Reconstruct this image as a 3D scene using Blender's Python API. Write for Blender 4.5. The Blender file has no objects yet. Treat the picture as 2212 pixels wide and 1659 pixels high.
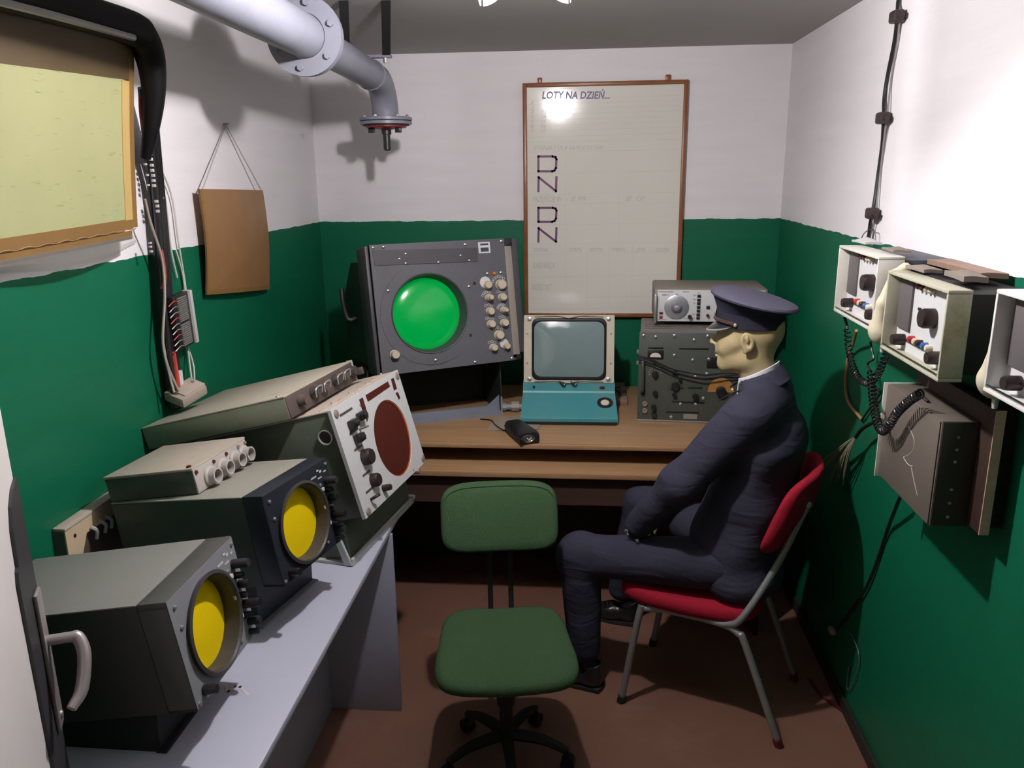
import bpy, bmesh, math, random
import numpy as np
from mathutils import Matrix, Vector, Euler
random.seed(7)
PI = math.pi
SC = bpy.context.scene
COL = SC.collection
D = math.radians

# ------------------------------------------------------------------ camera
CAM = Vector((0.0, -4.12866, 1.89750))
YAW, PITCH, ROLL, FPX = 0.0930273, 0.257934, -0.0130246, 1738.98
IW, IH = 2212, 1659
_f = Vector((-math.sin(YAW)*math.cos(PITCH), math.cos(YAW)*math.cos(PITCH), -math.sin(PITCH)))
_r = Vector((math.cos(YAW), math.sin(YAW), 0))
_u = _r.cross(_f)
RT = _r*math.cos(ROLL) + _u*math.sin(ROLL)
UP = -_r*math.sin(ROLL) + _u*math.cos(ROLL)
cd = bpy.data.cameras.new('camera'); cam = bpy.data.objects.new('camera', cd); COL.objects.link(cam)
cm = Matrix((RT, UP, -_f)).transposed().to_4x4(); cm.translation = CAM
cam.matrix_world = cm
cd.sensor_fit = 'HORIZONTAL'; cd.sensor_width = 36.0; cd.lens = 36.0*FPX/IW; cd.clip_start = 0.02
SC.camera = cam
SC.view_settings.view_transform = 'Standard'; SC.view_settings.look = 'None'
SC.view_settings.gamma = 1.0; SC.view_settings.use_curve_mapping = False
SC.view_settings.exposure = 0.0

def at(x, y, ax, val):
    """turn a pixel of the photograph into a point on the plane  axis = val"""
    d = RT*((x-IW/2)/FPX) - UP*((y-IH/2)/FPX) + _f
    i = 'xyz'.index(ax); t = (val-CAM[i])/d[i]
    return CAM + d*t

# ------------------------------------------------------------------ world: closed bunker room, hardly any outside light
w = bpy.data.worlds.new('world'); SC.world = w; w.use_nodes = True
w.node_tree.nodes['Background'].inputs[0].default_value = (1.0, 0.97, 0.95, 1)
w.node_tree.nodes['Background'].inputs[1].default_value = 0.035
LAMP = Vector((-0.215, -2.14, 2.372))
LAMP_STRENGTH = 4500.0
LAMP_COLOR = (1.0, 0.955, 0.965)

# ------------------------------------------------------------------ materials
def lin(c):
    c = c/255.0
    return c/12.92 if c <= 0.04045 else ((c+0.055)/1.055)**2.4
def srgb(r, g, b): return (lin(r), lin(g), lin(b), 1.0)

def mat(name, col, rough=0.5, metal=0.0, var=0.12, scale=9.0, bump=0.0, bscale=120.0, dirt=None, dirt_amt=0.5, dirt_scale=6.0, spec=0.5, coat=0.0):
    m = bpy.data.materials.new(name); m.use_nodes = True
    nt = m.node_tree; N = nt.nodes; L = nt.links; b = N['Principled BSDF']
    b.inputs['Roughness'].default_value = rough; b.inputs['Metallic'].default_value = metal
    b.inputs['Specular IOR Level'].default_value = spec
    if coat: b.inputs['Coat Weight'].default_value = coat; b.inputs['Coat Roughness'].default_value = 0.15
    tc = N.new('ShaderNodeTexCoord')
    n = N.new('ShaderNodeTexNoise'); n.inputs['Scale'].default_value = scale; n.inputs['Detail'].default_value = 6
    L.new(tc.outputs['Object'], n.inputs['Vector'])
    mix = N.new('ShaderNodeMix'); mix.data_type = 'RGBA'
    c = col
    mix.inputs[6].default_value = (c[0]*(1-var), c[1]*(1-var), c[2]*(1-var), 1)
    mix.inputs[7].default_value = (min(1, c[0]*(1+var)), min(1, c[1]*(1+var)), min(1, c[2]*(1+var)), 1)
    L.new(n.outputs['Fac'], mix.inputs[0]); out = mix.outputs[2]
    if dirt:
        n2 = N.new('ShaderNodeTexNoise'); n2.inputs['Scale'].default_value = dirt_scale; n2.inputs['Detail'].default_value = 8; n2.inputs['Roughness'].default_value = 0.7
        L.new(tc.outputs['Object'], n2.inputs['Vector'])
        rp = N.new('ShaderNodeValToRGB'); rp.color_ramp.elements[0].position = 0.52; rp.color_ramp.elements[1].position = 0.72
        rp.color_ramp.elements[1].color = (dirt_amt, dirt_amt, dirt_amt, 1); rp.color_ramp.elements[0].color = (0, 0, 0, 1)
        L.new(n2.outputs['Fac'], rp.inputs[0])
        m2 = N.new('ShaderNodeMix'); m2.data_type = 'RGBA'; m2.inputs[7].default_value = dirt
        L.new(rp.outputs[0], m2.inputs[0]); L.new(out, m2.inputs[6]); out = m2.outputs[2]
    L.new(out, b.inputs['Base Color'])
    if bump:
        n3 = N.new('ShaderNodeTexNoise'); n3.inputs['Scale'].default_value = bscale; n3.inputs['Detail'].default_value = 4
        L.new(tc.outputs['Object'], n3.inputs['Vector'])
        bp = N.new('ShaderNodeBump'); bp.inputs['Strength'].default_value = bump; bp.inputs['Distance'].default_value = 0.004
        L.new(n3.outputs['Fac'], bp.inputs['Height']); L.new(bp.outputs[0], b.inputs['Normal'])
    return m

def streaks(m, col):
    nt = m.node_tree; N = nt.nodes; L = nt.links; b = N['Principled BSDF']; src = b.inputs['Base Color'].links[0].from_socket
    tc = N.new('ShaderNodeTexCoord'); mp = N.new('ShaderNodeMapping'); mp.inputs['Scale'].default_value = (8, 8, 60); L.new(tc.outputs['Object'], mp.inputs[0])
    n = N.new('ShaderNodeTexNoise'); n.inputs['Scale'].default_value = 1.6; n.inputs['Detail'].default_value = 5; n.inputs['Roughness'].default_value = 0.65; L.new(mp.outputs[0], n.inputs['Vector'])
    rp = N.new('ShaderNodeValToRGB'); rp.color_ramp.elements[0].position = 0.62; rp.color_ramp.elements[1].position = 0.74; L.new(n.outputs['Fac'], rp.inputs[0])
    mx = N.new('ShaderNodeMix'); mx.data_type = 'RGBA'; mx.inputs[7].default_value = col; L.new(rp.outputs[0], mx.inputs[0]); L.new(src, mx.inputs[6]); L.new(mx.outputs[2], b.inputs['Base Color'])
def emat(name, col, strength):
    m = bpy.data.materials.new(name); m.use_nodes = True
    b = m.node_tree.nodes['Principled BSDF']
    b.inputs['Base Color'].default_value = (0.8, 0.8, 0.8, 1)
    b.inputs['Emission Color'].default_value = (*col[:3], 1); b.inputs['Emission Strength'].default_value = strength
    n = m.node_tree.nodes.new('ShaderNodeTexNoise'); n.inputs['Scale'].default_value = 5
    return m

M = {}
def wall_material():
    """white paint above a green oil-paint dado whose edge wavers a little"""
    m = bpy.data.materials.new('painted_wall'); m.use_nodes = True
    nt = m.node_tree; N = nt.nodes; L = nt.links; b = N['Principled BSDF']
    tc = N.new('ShaderNodeTexCoord'); sp = N.new('ShaderNodeSeparateXYZ'); L.new(tc.outputs['Object'], sp.inputs[0])
    nz = N.new('ShaderNodeTexNoise'); nz.inputs['Scale'].default_value = 14; nz.inputs['Detail'].default_value = 5
    L.new(tc.outputs['Object'], nz.inputs['Vector'])
    ma = N.new('ShaderNodeMath'); ma.operation = 'MULTIPLY_ADD'; ma.inputs[1].default_value = 0.016; L.new(nz.outputs['Fac'], ma.inputs[0]); L.new(sp.outputs[2], ma.inputs[2])
    gt = N.new('ShaderNodeMath'); gt.operation = 'GREATER_THAN'; gt.inputs[1].default_value = 1.659+0.008; L.new(ma.outputs[0], gt.inputs[0])
    # slow brushy variation
    mp = N.new('ShaderNodeMapping'); mp.inputs['Scale'].default_value = (1.2, 1.2, 9); L.new(tc.outputs['Object'], mp.inputs[0])
    n1 = N.new('ShaderNodeTexNoise'); n1.inputs['Scale'].default_value = 2.0; n1.inputs['Detail'].default_value = 8; L.new(mp.outputs[0], n1.inputs['Vector'])
    def two(a, c):
        x = N.new('ShaderNodeMix'); x.data_type = 'RGBA'; x.inputs[6].default_value = a; x.inputs[7].default_value = c; L.new(n1.outputs['Fac'], x.inputs[0]); return x.outputs[2]
    wht = two((0.76, 0.725, 0.745, 1), (0.85, 0.815, 0.84, 1))
    grn = two((0.0035, 0.105, 0.050, 1), (0.0045, 0.135, 0.066, 1))
    mx = N.new('ShaderNodeMix'); mx.data_type = 'RGBA'; L.new(gt.outputs[0], mx.inputs[0]); L.new(grn, mx.inputs[6]); L.new(wht, mx.inputs[7])
    L.new(mx.outputs[2], b.inputs['Base Color'])
    rr = N.new('ShaderNodeMapRange'); rr.inputs[3].default_value = 0.42; rr.inputs[4].default_value = 0.85; L.new(gt.outputs[0], rr.inputs[0]); L.new(rr.outputs[0], b.inputs['Roughness'])
    b.inputs['Specular IOR Level'].default_value = 0.3
    n4 = N.new('ShaderNodeTexNoise'); n4.inputs['Scale'].default_value = 7; n4.inputs['Detail'].default_value = 8; L.new(mp.outputs[0], n4.inputs['Vector'])
    bp = N.new('ShaderNodeBump'); bp.inputs['Strength'].default_value = 0.09; bp.inputs['Distance'].default_value = 0.008; L.new(n4.outputs['Fac'], bp.inputs['Height']); L.new(bp.outputs[0], b.inputs['Normal'])
    return m
M['wall'] = wall_material()
M['ceil'] = mat('ceiling_paint', (0.40, 0.38, 0.37, 1), 0.9, var=0.05, scale=3, bump=0.15, bscale=14)

def floor_material():
    m = mat('brown_floor_paint', (0.185, 0.09, 0.06, 1), 0.5, var=0.2, scale=2.2, bump=0.08, bscale=18, dirt=(0.30, 0.19, 0.15, 1), dirt_amt=0.35, dirt_scale=2.5)
    return m
M['floor'] = floor_material()
M['base'] = mat('dark_skirting', (0.018, 0.02, 0.014, 1), 0.6)
M['pipe'] = mat('blue_grey_enamel', (0.205, 0.2091, 0.2542, 1), 0.38, var=0.1, scale=14, bump=0.12, bscale=30, dirt=(0.2, 0.19, 0.2, 1), dirt_amt=0.5)
M['pipe_dk'] = mat('grey_steel_bracket', (0.10, 0.10, 0.115, 1), 0.5)
M['red_gasket'] = mat('red_rubber', (0.26, 0.02, 0.022, 1), 0.45)
M['black'] = mat('black_plastic', (0.012, 0.011, 0.013, 1), 0.38, var=0.25)
M['frame_black'] = mat('black_frame_rubber', (0.004, 0.0035, 0.004, 1), 0.55, var=0.3, spec=0.2)
M['black_matte'] = mat('black_rubber', (0.012, 0.011, 0.012, 1), 0.7, var=0.25)
M['brown_knob'] = mat('dark_brown_bakelite', (0.022, 0.013, 0.013, 1), 0.4)
M['chrome'] = mat('worn_chrome', (0.62, 0.6, 0.58, 1), 0.28, metal=1.0)
M['steel'] = mat('dull_steel', (0.42, 0.41, 0.41, 1), 0.42, metal=0.8)
M['brass'] = mat('tarnished_fitting', (0.36, 0.3, 0.26, 1), 0.5, metal=0.5)
M['wood_frame'] = mat('varnished_brown_wood', (0.24, 0.082, 0.026, 1), 0.35, var=0.35, scale=22)
M['board'] = mat('yellowed_board', (0.7564, 0.7316, 0.6572, 1), 0.09, var=0.03, scale=3, spec=0.6)
M['ink_purple'] = mat('purple_paint', (0.16, 0.035, 0.135, 1), 0.5)
M['ink_blue'] = mat('faded_blue_ink', (0.16, 0.13, 0.30, 1), 0.5)
M['ink_faint'] = mat('faint_pencil', (0.5334, 0.4953, 0.4826, 1), 0.5)
M['ink_line'] = mat('faint_ruled_line', (0.598, 0.585, 0.533, 1), 0.5)
M['ink_red'] = mat('faint_red_pencil', (0.625, 0.45, 0.45, 1), 0.5)
M['radar'] = mat('grey_hammer_enamel', (0.09775, 0.0952, 0.1105, 1), 0.48, var=0.08, scale=60, bump=0.2, bscale=260, dirt=(0.075, 0.07, 0.08, 1), dirt_amt=0.5)
M['radar_dk'] = mat('darker_grey_enamel', (0.06, 0.055, 0.065, 1), 0.5, var=0.1)
M['radar_body'] = mat('dark_green_casing', (0.012, 0.022, 0.016, 1), 0.55)
M['strip'] = mat('beige_strip', (0.27, 0.235, 0.20, 1), 0.5)
M['bluegrey'] = mat('blue_grey_stand', (0.19, 0.205, 0.25, 1), 0.45, bump=0.1, bscale=40)
M['cream'] = mat('cream_knob', (0.55, 0.47, 0.35, 1), 0.4)
M['ltgrey'] = mat('pale_grey_mark', (0.5, 0.5, 0.48, 1), 0.5)
M['white'] = mat('white_enamel', (0.66, 0.66, 0.64, 1), 0.38, var=0.05, dirt=(0.42, 0.38, 0.34, 1), dirt_amt=0.4, dirt_scale=8)
M['offwhite'] = mat('aged_white_enamel', (0.58, 0.56, 0.50, 1), 0.45, var=0.07, dirt=(0.33, 0.28, 0.22, 1), dirt_amt=0.45, dirt_scale=10)
M['stained'] = mat('stained_white_enamel', (0.42, 0.41, 0.31, 1), 0.5, var=0.1, dirt=(0.22, 0.22, 0.09, 1), dirt_amt=0.75, dirt_scale=9)
M['panel_white'] = mat('white_front_panel', (0.552, 0.552, 0.552, 1), 0.5, var=0.03)
M['navy'] = mat('navy_enamel', (0.0165, 0.018, 0.0285, 1), 0.42, var=0.1)
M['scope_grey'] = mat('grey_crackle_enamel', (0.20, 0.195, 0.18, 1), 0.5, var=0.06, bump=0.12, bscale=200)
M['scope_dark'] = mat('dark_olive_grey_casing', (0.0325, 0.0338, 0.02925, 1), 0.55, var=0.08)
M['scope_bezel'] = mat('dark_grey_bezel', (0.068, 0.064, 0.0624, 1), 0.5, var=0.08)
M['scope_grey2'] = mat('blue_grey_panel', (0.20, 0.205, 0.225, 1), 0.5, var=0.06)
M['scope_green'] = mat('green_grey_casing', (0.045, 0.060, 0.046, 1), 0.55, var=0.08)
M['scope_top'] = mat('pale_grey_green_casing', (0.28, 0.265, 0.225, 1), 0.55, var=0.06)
M['rack_green'] = mat('olive_green_casing', (0.095, 0.11, 0.08, 1), 0.5, var=0.1, dirt=(0.055, 0.06, 0.045, 1), dirt_amt=0.5)
M['dusty'] = mat('dusty_beige_top', (0.43, 0.36, 0.30, 1), 0.75, var=0.08, dirt=(0.33, 0.26, 0.2, 1), dirt_amt=0.4)
M['lever_grey'] = mat('pale_grey_tray', (0.46, 0.47, 0.46, 1), 0.45)
M['boxgreen'] = mat('sage_green_casing', (0.22, 0.235, 0.17, 1), 0.55, var=0.08, dirt=(0.15, 0.14, 0.1, 1), dirt_amt=0.5)
M['boxtop'] = mat('dusty_sage_lid', (0.40, 0.365, 0.29, 1), 0.65, var=0.07, dirt=(0.30, 0.26, 0.2, 1), dirt_amt=0.35)
M['boxfront'] = mat('rusty_brown_front', (0.075, 0.052, 0.045, 1), 0.6, var=0.25, dirt=(0.14, 0.07, 0.04, 1), dirt_amt=0.5, dirt_scale=14)
M['smallbox'] = mat('dusty_beige_box', (0.42, 0.365, 0.30, 1), 0.65, var=0.08, dirt=(0.30, 0.24, 0.18, 1), dirt_amt=0.4)
M['smallbox_side'] = mat('green_grey_box_side', (0.085, 0.095, 0.08, 1), 0.6, var=0.1)
M['socket'] = mat('dusty_socket', (0.40, 0.37, 0.34, 1), 0.5, var=0.15)
M['redbrown'] = mat('red_brown_filter', (0.06825, 0.0104, 0.00585, 1), 0.6, var=0.06, spec=0.2)
M['orange_rim'] = mat('orange_filter_edge', (0.45, 0.10, 0.02, 1), 0.4)
M['yellow'] = mat('yellow_filter', (0.78, 0.56, 0.0, 1), 0.6, var=0.02, spec=0.2)
M['ring'] = mat('bezel_ring', (0.055, 0.05, 0.048, 1), 0.4, metal=0.2)
M['bench'] = mat('lavender_grey_laminate', (0.4644, 0.4752, 0.5724, 1), 0.36, var=0.04, scale=4)
M['bench_panel'] = mat('lavender_grey_panel', (0.34, 0.35, 0.43, 1), 0.5, var=0.04, scale=4)
def wood_material(name, c1, c2, rough):
    m = bpy.data.materials.new(name); m.use_nodes = True
    nt = m.node_tree; N = nt.nodes; L = nt.links; b = N['Principled BSDF']; b.inputs['Roughness'].default_value = rough
    tc = N.new('ShaderNodeTexCoord'); mp = N.new('ShaderNodeMapping'); mp.inputs['Scale'].default_value = (1.2, 26, 26); L.new(tc.outputs['Object'], mp.inputs[0])
    n = N.new('ShaderNodeTexNoise'); n.inputs['Scale'].default_value = 2.5; n.inputs['Detail'].default_value = 9; n.inputs['Distortion'].default_value = 0.6; L.new(mp.outputs[0], n.inputs['Vector'])
    rp = N.new('ShaderNodeValToRGB'); rp.color_ramp.elements[0].color = c1; rp.color_ramp.elements[1].color = c2; rp.color_ramp.elements[0].position = 0.3; rp.color_ramp.elements[1].position = 0.7
    L.new(n.outputs['Fac'], rp.inputs[0]); L.new(rp.outputs[0], b.inputs['Base Color'])
    return m
M['desk'] = wood_material('tan_wood_veneer', (0.28, 0.158, 0.078, 1), (0.355, 0.215, 0.112, 1), 0.45)
M['desk_dk'] = wood_material('dark_brown_wood', (0.035, 0.016, 0.011, 1), (0.055, 0.026, 0.017, 1), 0.6)
M['plank'] = wood_material('pinkish_wood_plank', (0.20, 0.12, 0.085, 1), (0.28, 0.175, 0.125, 1), 0.55)
M['raw_wood'] = wood_material('raw_wood_edge', (0.60, 0.38, 0.29, 1), (0.72, 0.47, 0.37, 1), 0.7)
M['turq'] = mat('turquoise_enamel', (0.0468, 0.234, 0.2574, 1), 0.45, var=0.12, scale=5, dirt=(0.13, 0.22, 0.20, 1), dirt_amt=0.6, dirt_scale=5)
M['tv_bezel'] = mat('cream_metal_frame', (0.50, 0.45, 0.35, 1), 0.5, var=0.06, dirt=(0.34, 0.27, 0.18, 1), dirt_amt=0.4)
M['tube_glass'] = mat('grey_picture_tube', (0.17, 0.23, 0.23, 1), 0.06, var=0.03, spec=0.6)
M['recv'] = mat('dark_olive_panel', (0.055, 0.062, 0.052, 1), 0.5, var=0.1, dirt=(0.075, 0.07, 0.06, 1), dirt_amt=0.5)
M['recv_case'] = mat('dusty_dark_casing', (0.16, 0.14, 0.125, 1), 0.6, var=0.1)
M['gen_case'] = mat('grey_brown_casing', (0.22, 0.19, 0.16, 1), 0.55, var=0.06)
M['dial_grey'] = mat('spun_aluminium', (0.40, 0.40, 0.43, 1), 0.38, metal=0.7, var=0.05)
M['amber'] = mat('amber_dial', (0.33, 0.16, 0.045, 1), 0.45, var=0.2, scale=40)
M['red_btn'] = mat('red_button', (0.35, 0.02, 0.02, 1), 0.35)
M['dark_red'] = mat('dark_red_button', (0.09, 0.01, 0.012, 1), 0.35)
M['blue_btn'] = mat('blue_button', (0.03, 0.10, 0.33, 1), 0.35)
M['orange_lamp'] = mat('orange_pilot_lens', (0.55, 0.16, 0.01, 1), 0.3)
M['meter_face'] = mat('ivory_meter_face', (0.6, 0.55, 0.45, 1), 0.4)
M['skin'] = mat('waxy_mannequin_skin', (0.423, 0.3375, 0.1845, 1), 0.42, var=0.04, scale=12, spec=0.4)
M['lips'] = mat('pale_lips', (0.38, 0.24, 0.17, 1), 0.4)
def cloth(name, c, sc=900, b=0.25, rough=0.9, wrinkle=0.0):
    m = mat(name, c, rough, var=0.14, scale=260, bump=b, bscale=sc, spec=0.15)
    if wrinkle:
        nt = m.node_tree; N = nt.nodes; L = nt.links; bs = N['Principled BSDF']
        tc = N.new('ShaderNodeTexCoord'); mp = N.new('ShaderNodeMapping'); mp.inputs['Rotation'].default_value = (0, D(40), 0); mp.inputs['Scale'].default_value = (5, 3, 14)
        L.new(tc.outputs['Object'], mp.inputs[0])
        n = N.new('ShaderNodeTexNoise'); n.inputs['Scale'].default_value = 1.6; n.inputs['Detail'].default_value = 2; n.inputs['Distortion'].default_value = 0.8; L.new(mp.outputs[0], n.inputs['Vector'])
        bp = N.new('ShaderNodeBump'); bp.inputs['Strength'].default_value = wrinkle; bp.inputs['Distance'].default_value = 0.02; L.new(n.outputs['Fac'], bp.inputs['Height'])
        L.new(bs.inputs['Normal'].links[0].from_socket, bp.inputs['Normal']) if False else None
        L.new(bp.outputs[0], bs.inputs['Normal'])
    return m
M['uniform'] = cloth('navy_grey_wool', (0.03526, 0.03444, 0.05412, 1), wrinkle=0.35)
M['trousers'] = cloth('navy_grey_trouser_wool', (0.03444, 0.03444, 0.05412, 1), wrinkle=0.35)
M['cap'] = cloth('grey_blue_cap_felt', (0.0765, 0.072, 0.1035, 1), b=0.2)
M['cap_band'] = cloth('dark_navy_band', (0.02, 0.02, 0.032, 1), b=0.2)
M['cap_welt'] = cloth('dark_cap_side', (0.03, 0.03, 0.05, 1), b=0.2)
M['visor'] = mat('glossy_black_visor', (0.02, 0.02, 0.024, 1), 0.22)
M['strap'] = mat('brown_leather_strap', (0.055, 0.028, 0.022, 1), 0.4)
M['shirt'] = cloth('white_shirt', (0.6, 0.6, 0.62, 1), b=0.1)
M['shoe'] = mat('black_leather', (0.014, 0.013, 0.014, 1), 0.32, var=0.2)
M['red_cloth'] = cloth('red_upholstery', (0.3036, 0.01104, 0.0276, 1), sc=420, b=0.3)
M['green_cloth'] = cloth('green_woven_upholstery', (0.04664, 0.09418, 0.04306, 1), sc=330, b=0.7)
M['chair_metal'] = mat('grey_painted_tube', (0.27, 0.27, 0.28, 1), 0.4, metal=0.35)
M['dark_metal'] = mat('dark_steel', (0.012, 0.010, 0.010, 1), 0.6)
M['parch'] = mat('yellow_green_parchment', (0.40, 0.40, 0.20, 1), 0.5, var=0.12, scale=5, dirt=(0.31, 0.39, 0.20, 1), dirt_amt=0.9, dirt_scale=3)
streaks(M['parch'], (0.22, 0.24, 0.11, 1))
M['chassis'] = mat('beige_flange', (0.60, 0.47, 0.30, 1), 0.5, var=0.1)
M['parch_edge'] = mat('ochre_border', (0.52, 0.36, 0.13, 1), 0.5, var=0.1)
M['parch_top'] = mat('shaded_brown_band', (0.095, 0.062, 0.027, 1), 0.55, var=0.2)
M['parch_hem'] = mat('brown_hem', (0.22, 0.12, 0.035, 1), 0.55, var=0.15)
M['brown_card'] = mat('brown_translucent_card', (0.26, 0.135, 0.055, 1), 0.45, var=0.12, scale=12, dirt=(0.32, 0.18, 0.075, 1), dirt_amt=0.5)
def clear(name, tint, rough):
    m = bpy.data.materials.new(name); m.use_nodes = True
    b = m.node_tree.nodes['Principled BSDF']; b.inputs['Base Color'].default_value = tint; b.inputs['Roughness'].default_value = rough
    b.inputs['Transmission Weight'].default_value = 0.9; b.inputs['IOR'].default_value = 1.15
    n = m.node_tree.nodes.new('ShaderNodeTexNoise'); n.inputs['Scale'].default_value = 8
    bp = m.node_tree.nodes.new('ShaderNodeBump'); bp.inputs['Strength'].default_value = 0.2; m.node_tree.links.new(n.outputs['Fac'], bp.inputs['Height']); m.node_tree.links.new(bp.outputs[0], b.inputs['Normal'])
    return m
M['clear'] = clear('clear_plastic_sheet', (0.85, 0.85, 0.82, 1), 0.12)
M['string'] = mat('grey_string', (0.42, 0.38, 0.38, 1), 0.8)
M['cord_beige'] = mat('beige_flex', (0.36, 0.30, 0.25, 1), 0.6)
M['cord_green'] = mat('pale_flex', (0.48, 0.47, 0.42, 1), 0.6)
M['cord_orange'] = mat('tan_flex', (0.36, 0.19, 0.07, 1), 0.6)
M['wire_red'] = mat('red_flex', (0.42, 0.045, 0.03, 1), 0.5)
M['silver'] = mat('silver_tag', (0.68, 0.66, 0.66, 1), 0.35, metal=0.3)
M['comb'] = mat('grey_contact_pins', (0.34, 0.32, 0.31, 1), 0.4, metal=0.5)
M['bone'] = mat('ivory_plastic', (0.60, 0.54, 0.40, 1), 0.38, var=0.04)
M['grille'] = mat('dark_grey_grille', (0.095, 0.085, 0.085, 1), 0.6)
M['wallbox'] = mat('grey_brown_metal_box', (0.125, 0.104, 0.086, 1), 0.55, var=0.08, dirt=(0.2, 0.17, 0.15, 1), dirt_amt=0.3)
M['wallbox_dk'] = mat('dark_olive_metal', (0.035, 0.033, 0.025, 1), 0.55)
M['dkboard'] = wood_material('shaded_dark_board', (0.026, 0.012, 0.008, 1), (0.045, 0.021, 0.014, 1), 0.6)  # dark brown with the board face's shadow mixed in
M['clamp'] = mat('brown_cable_clip', (0.035, 0.022, 0.02, 1), 0.5)
M['strand_green'] = mat('grey_green_strand', (0.16, 0.18, 0.12, 1), 0.8)
M['strand_tan'] = mat('tan_strand', (0.25, 0.20, 0.12, 1), 0.8)
M['rag'] = mat('grey_rag', (0.2, 0.17, 0.14, 1), 0.9)
M['doorpaint'] = mat('white_door_enamel', (0.66, 0.62, 0.60, 1), 0.45, var=0.05)
M['lock'] = mat('dark_grey_lock_plate', (0.032, 0.031, 0.034, 1), 0.45, var=0.15)
M['handle_grey'] = mat('cast_grey_handle', (0.36, 0.32, 0.32, 1), 0.42, metal=0.5)
M['navyback'] = mat('dark_blue_back_case', (0.035, 0.042, 0.06, 1), 0.5)
M['paper'] = mat('grey_paper', (0.27, 0.22, 0.17, 1), 0.8)
def screen_green():
    m = bpy.data.materials.new('lit_green_tube'); m.use_nodes = True
    nt = m.node_tree; N = nt.nodes; L = nt.links; b = N['Principled BSDF']
    b.inputs['Base Color'].default_value = (0.0, 0.14, 0.03, 1); b.inputs['Roughness'].default_value = 0.16
    tc = N.new('ShaderNodeTexCoord'); n = N.new('ShaderNodeTexNoise'); n.inputs['Scale'].default_value = 6; L.new(tc.outputs['Object'], n.inputs['Vector'])
    mr = N.new('ShaderNodeMapRange'); mr.inputs[3].default_value = 0.20; mr.inputs[4].default_value = 0.26; L.new(n.outputs['Fac'], mr.inputs[0])
    b.inputs['Emission Color'].default_value = (0.0, 1.0, 0.13, 1); L.new(mr.outputs[0], b.inputs['Emission Strength'])
    return m
M['green_tube'] = screen_green()

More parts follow.
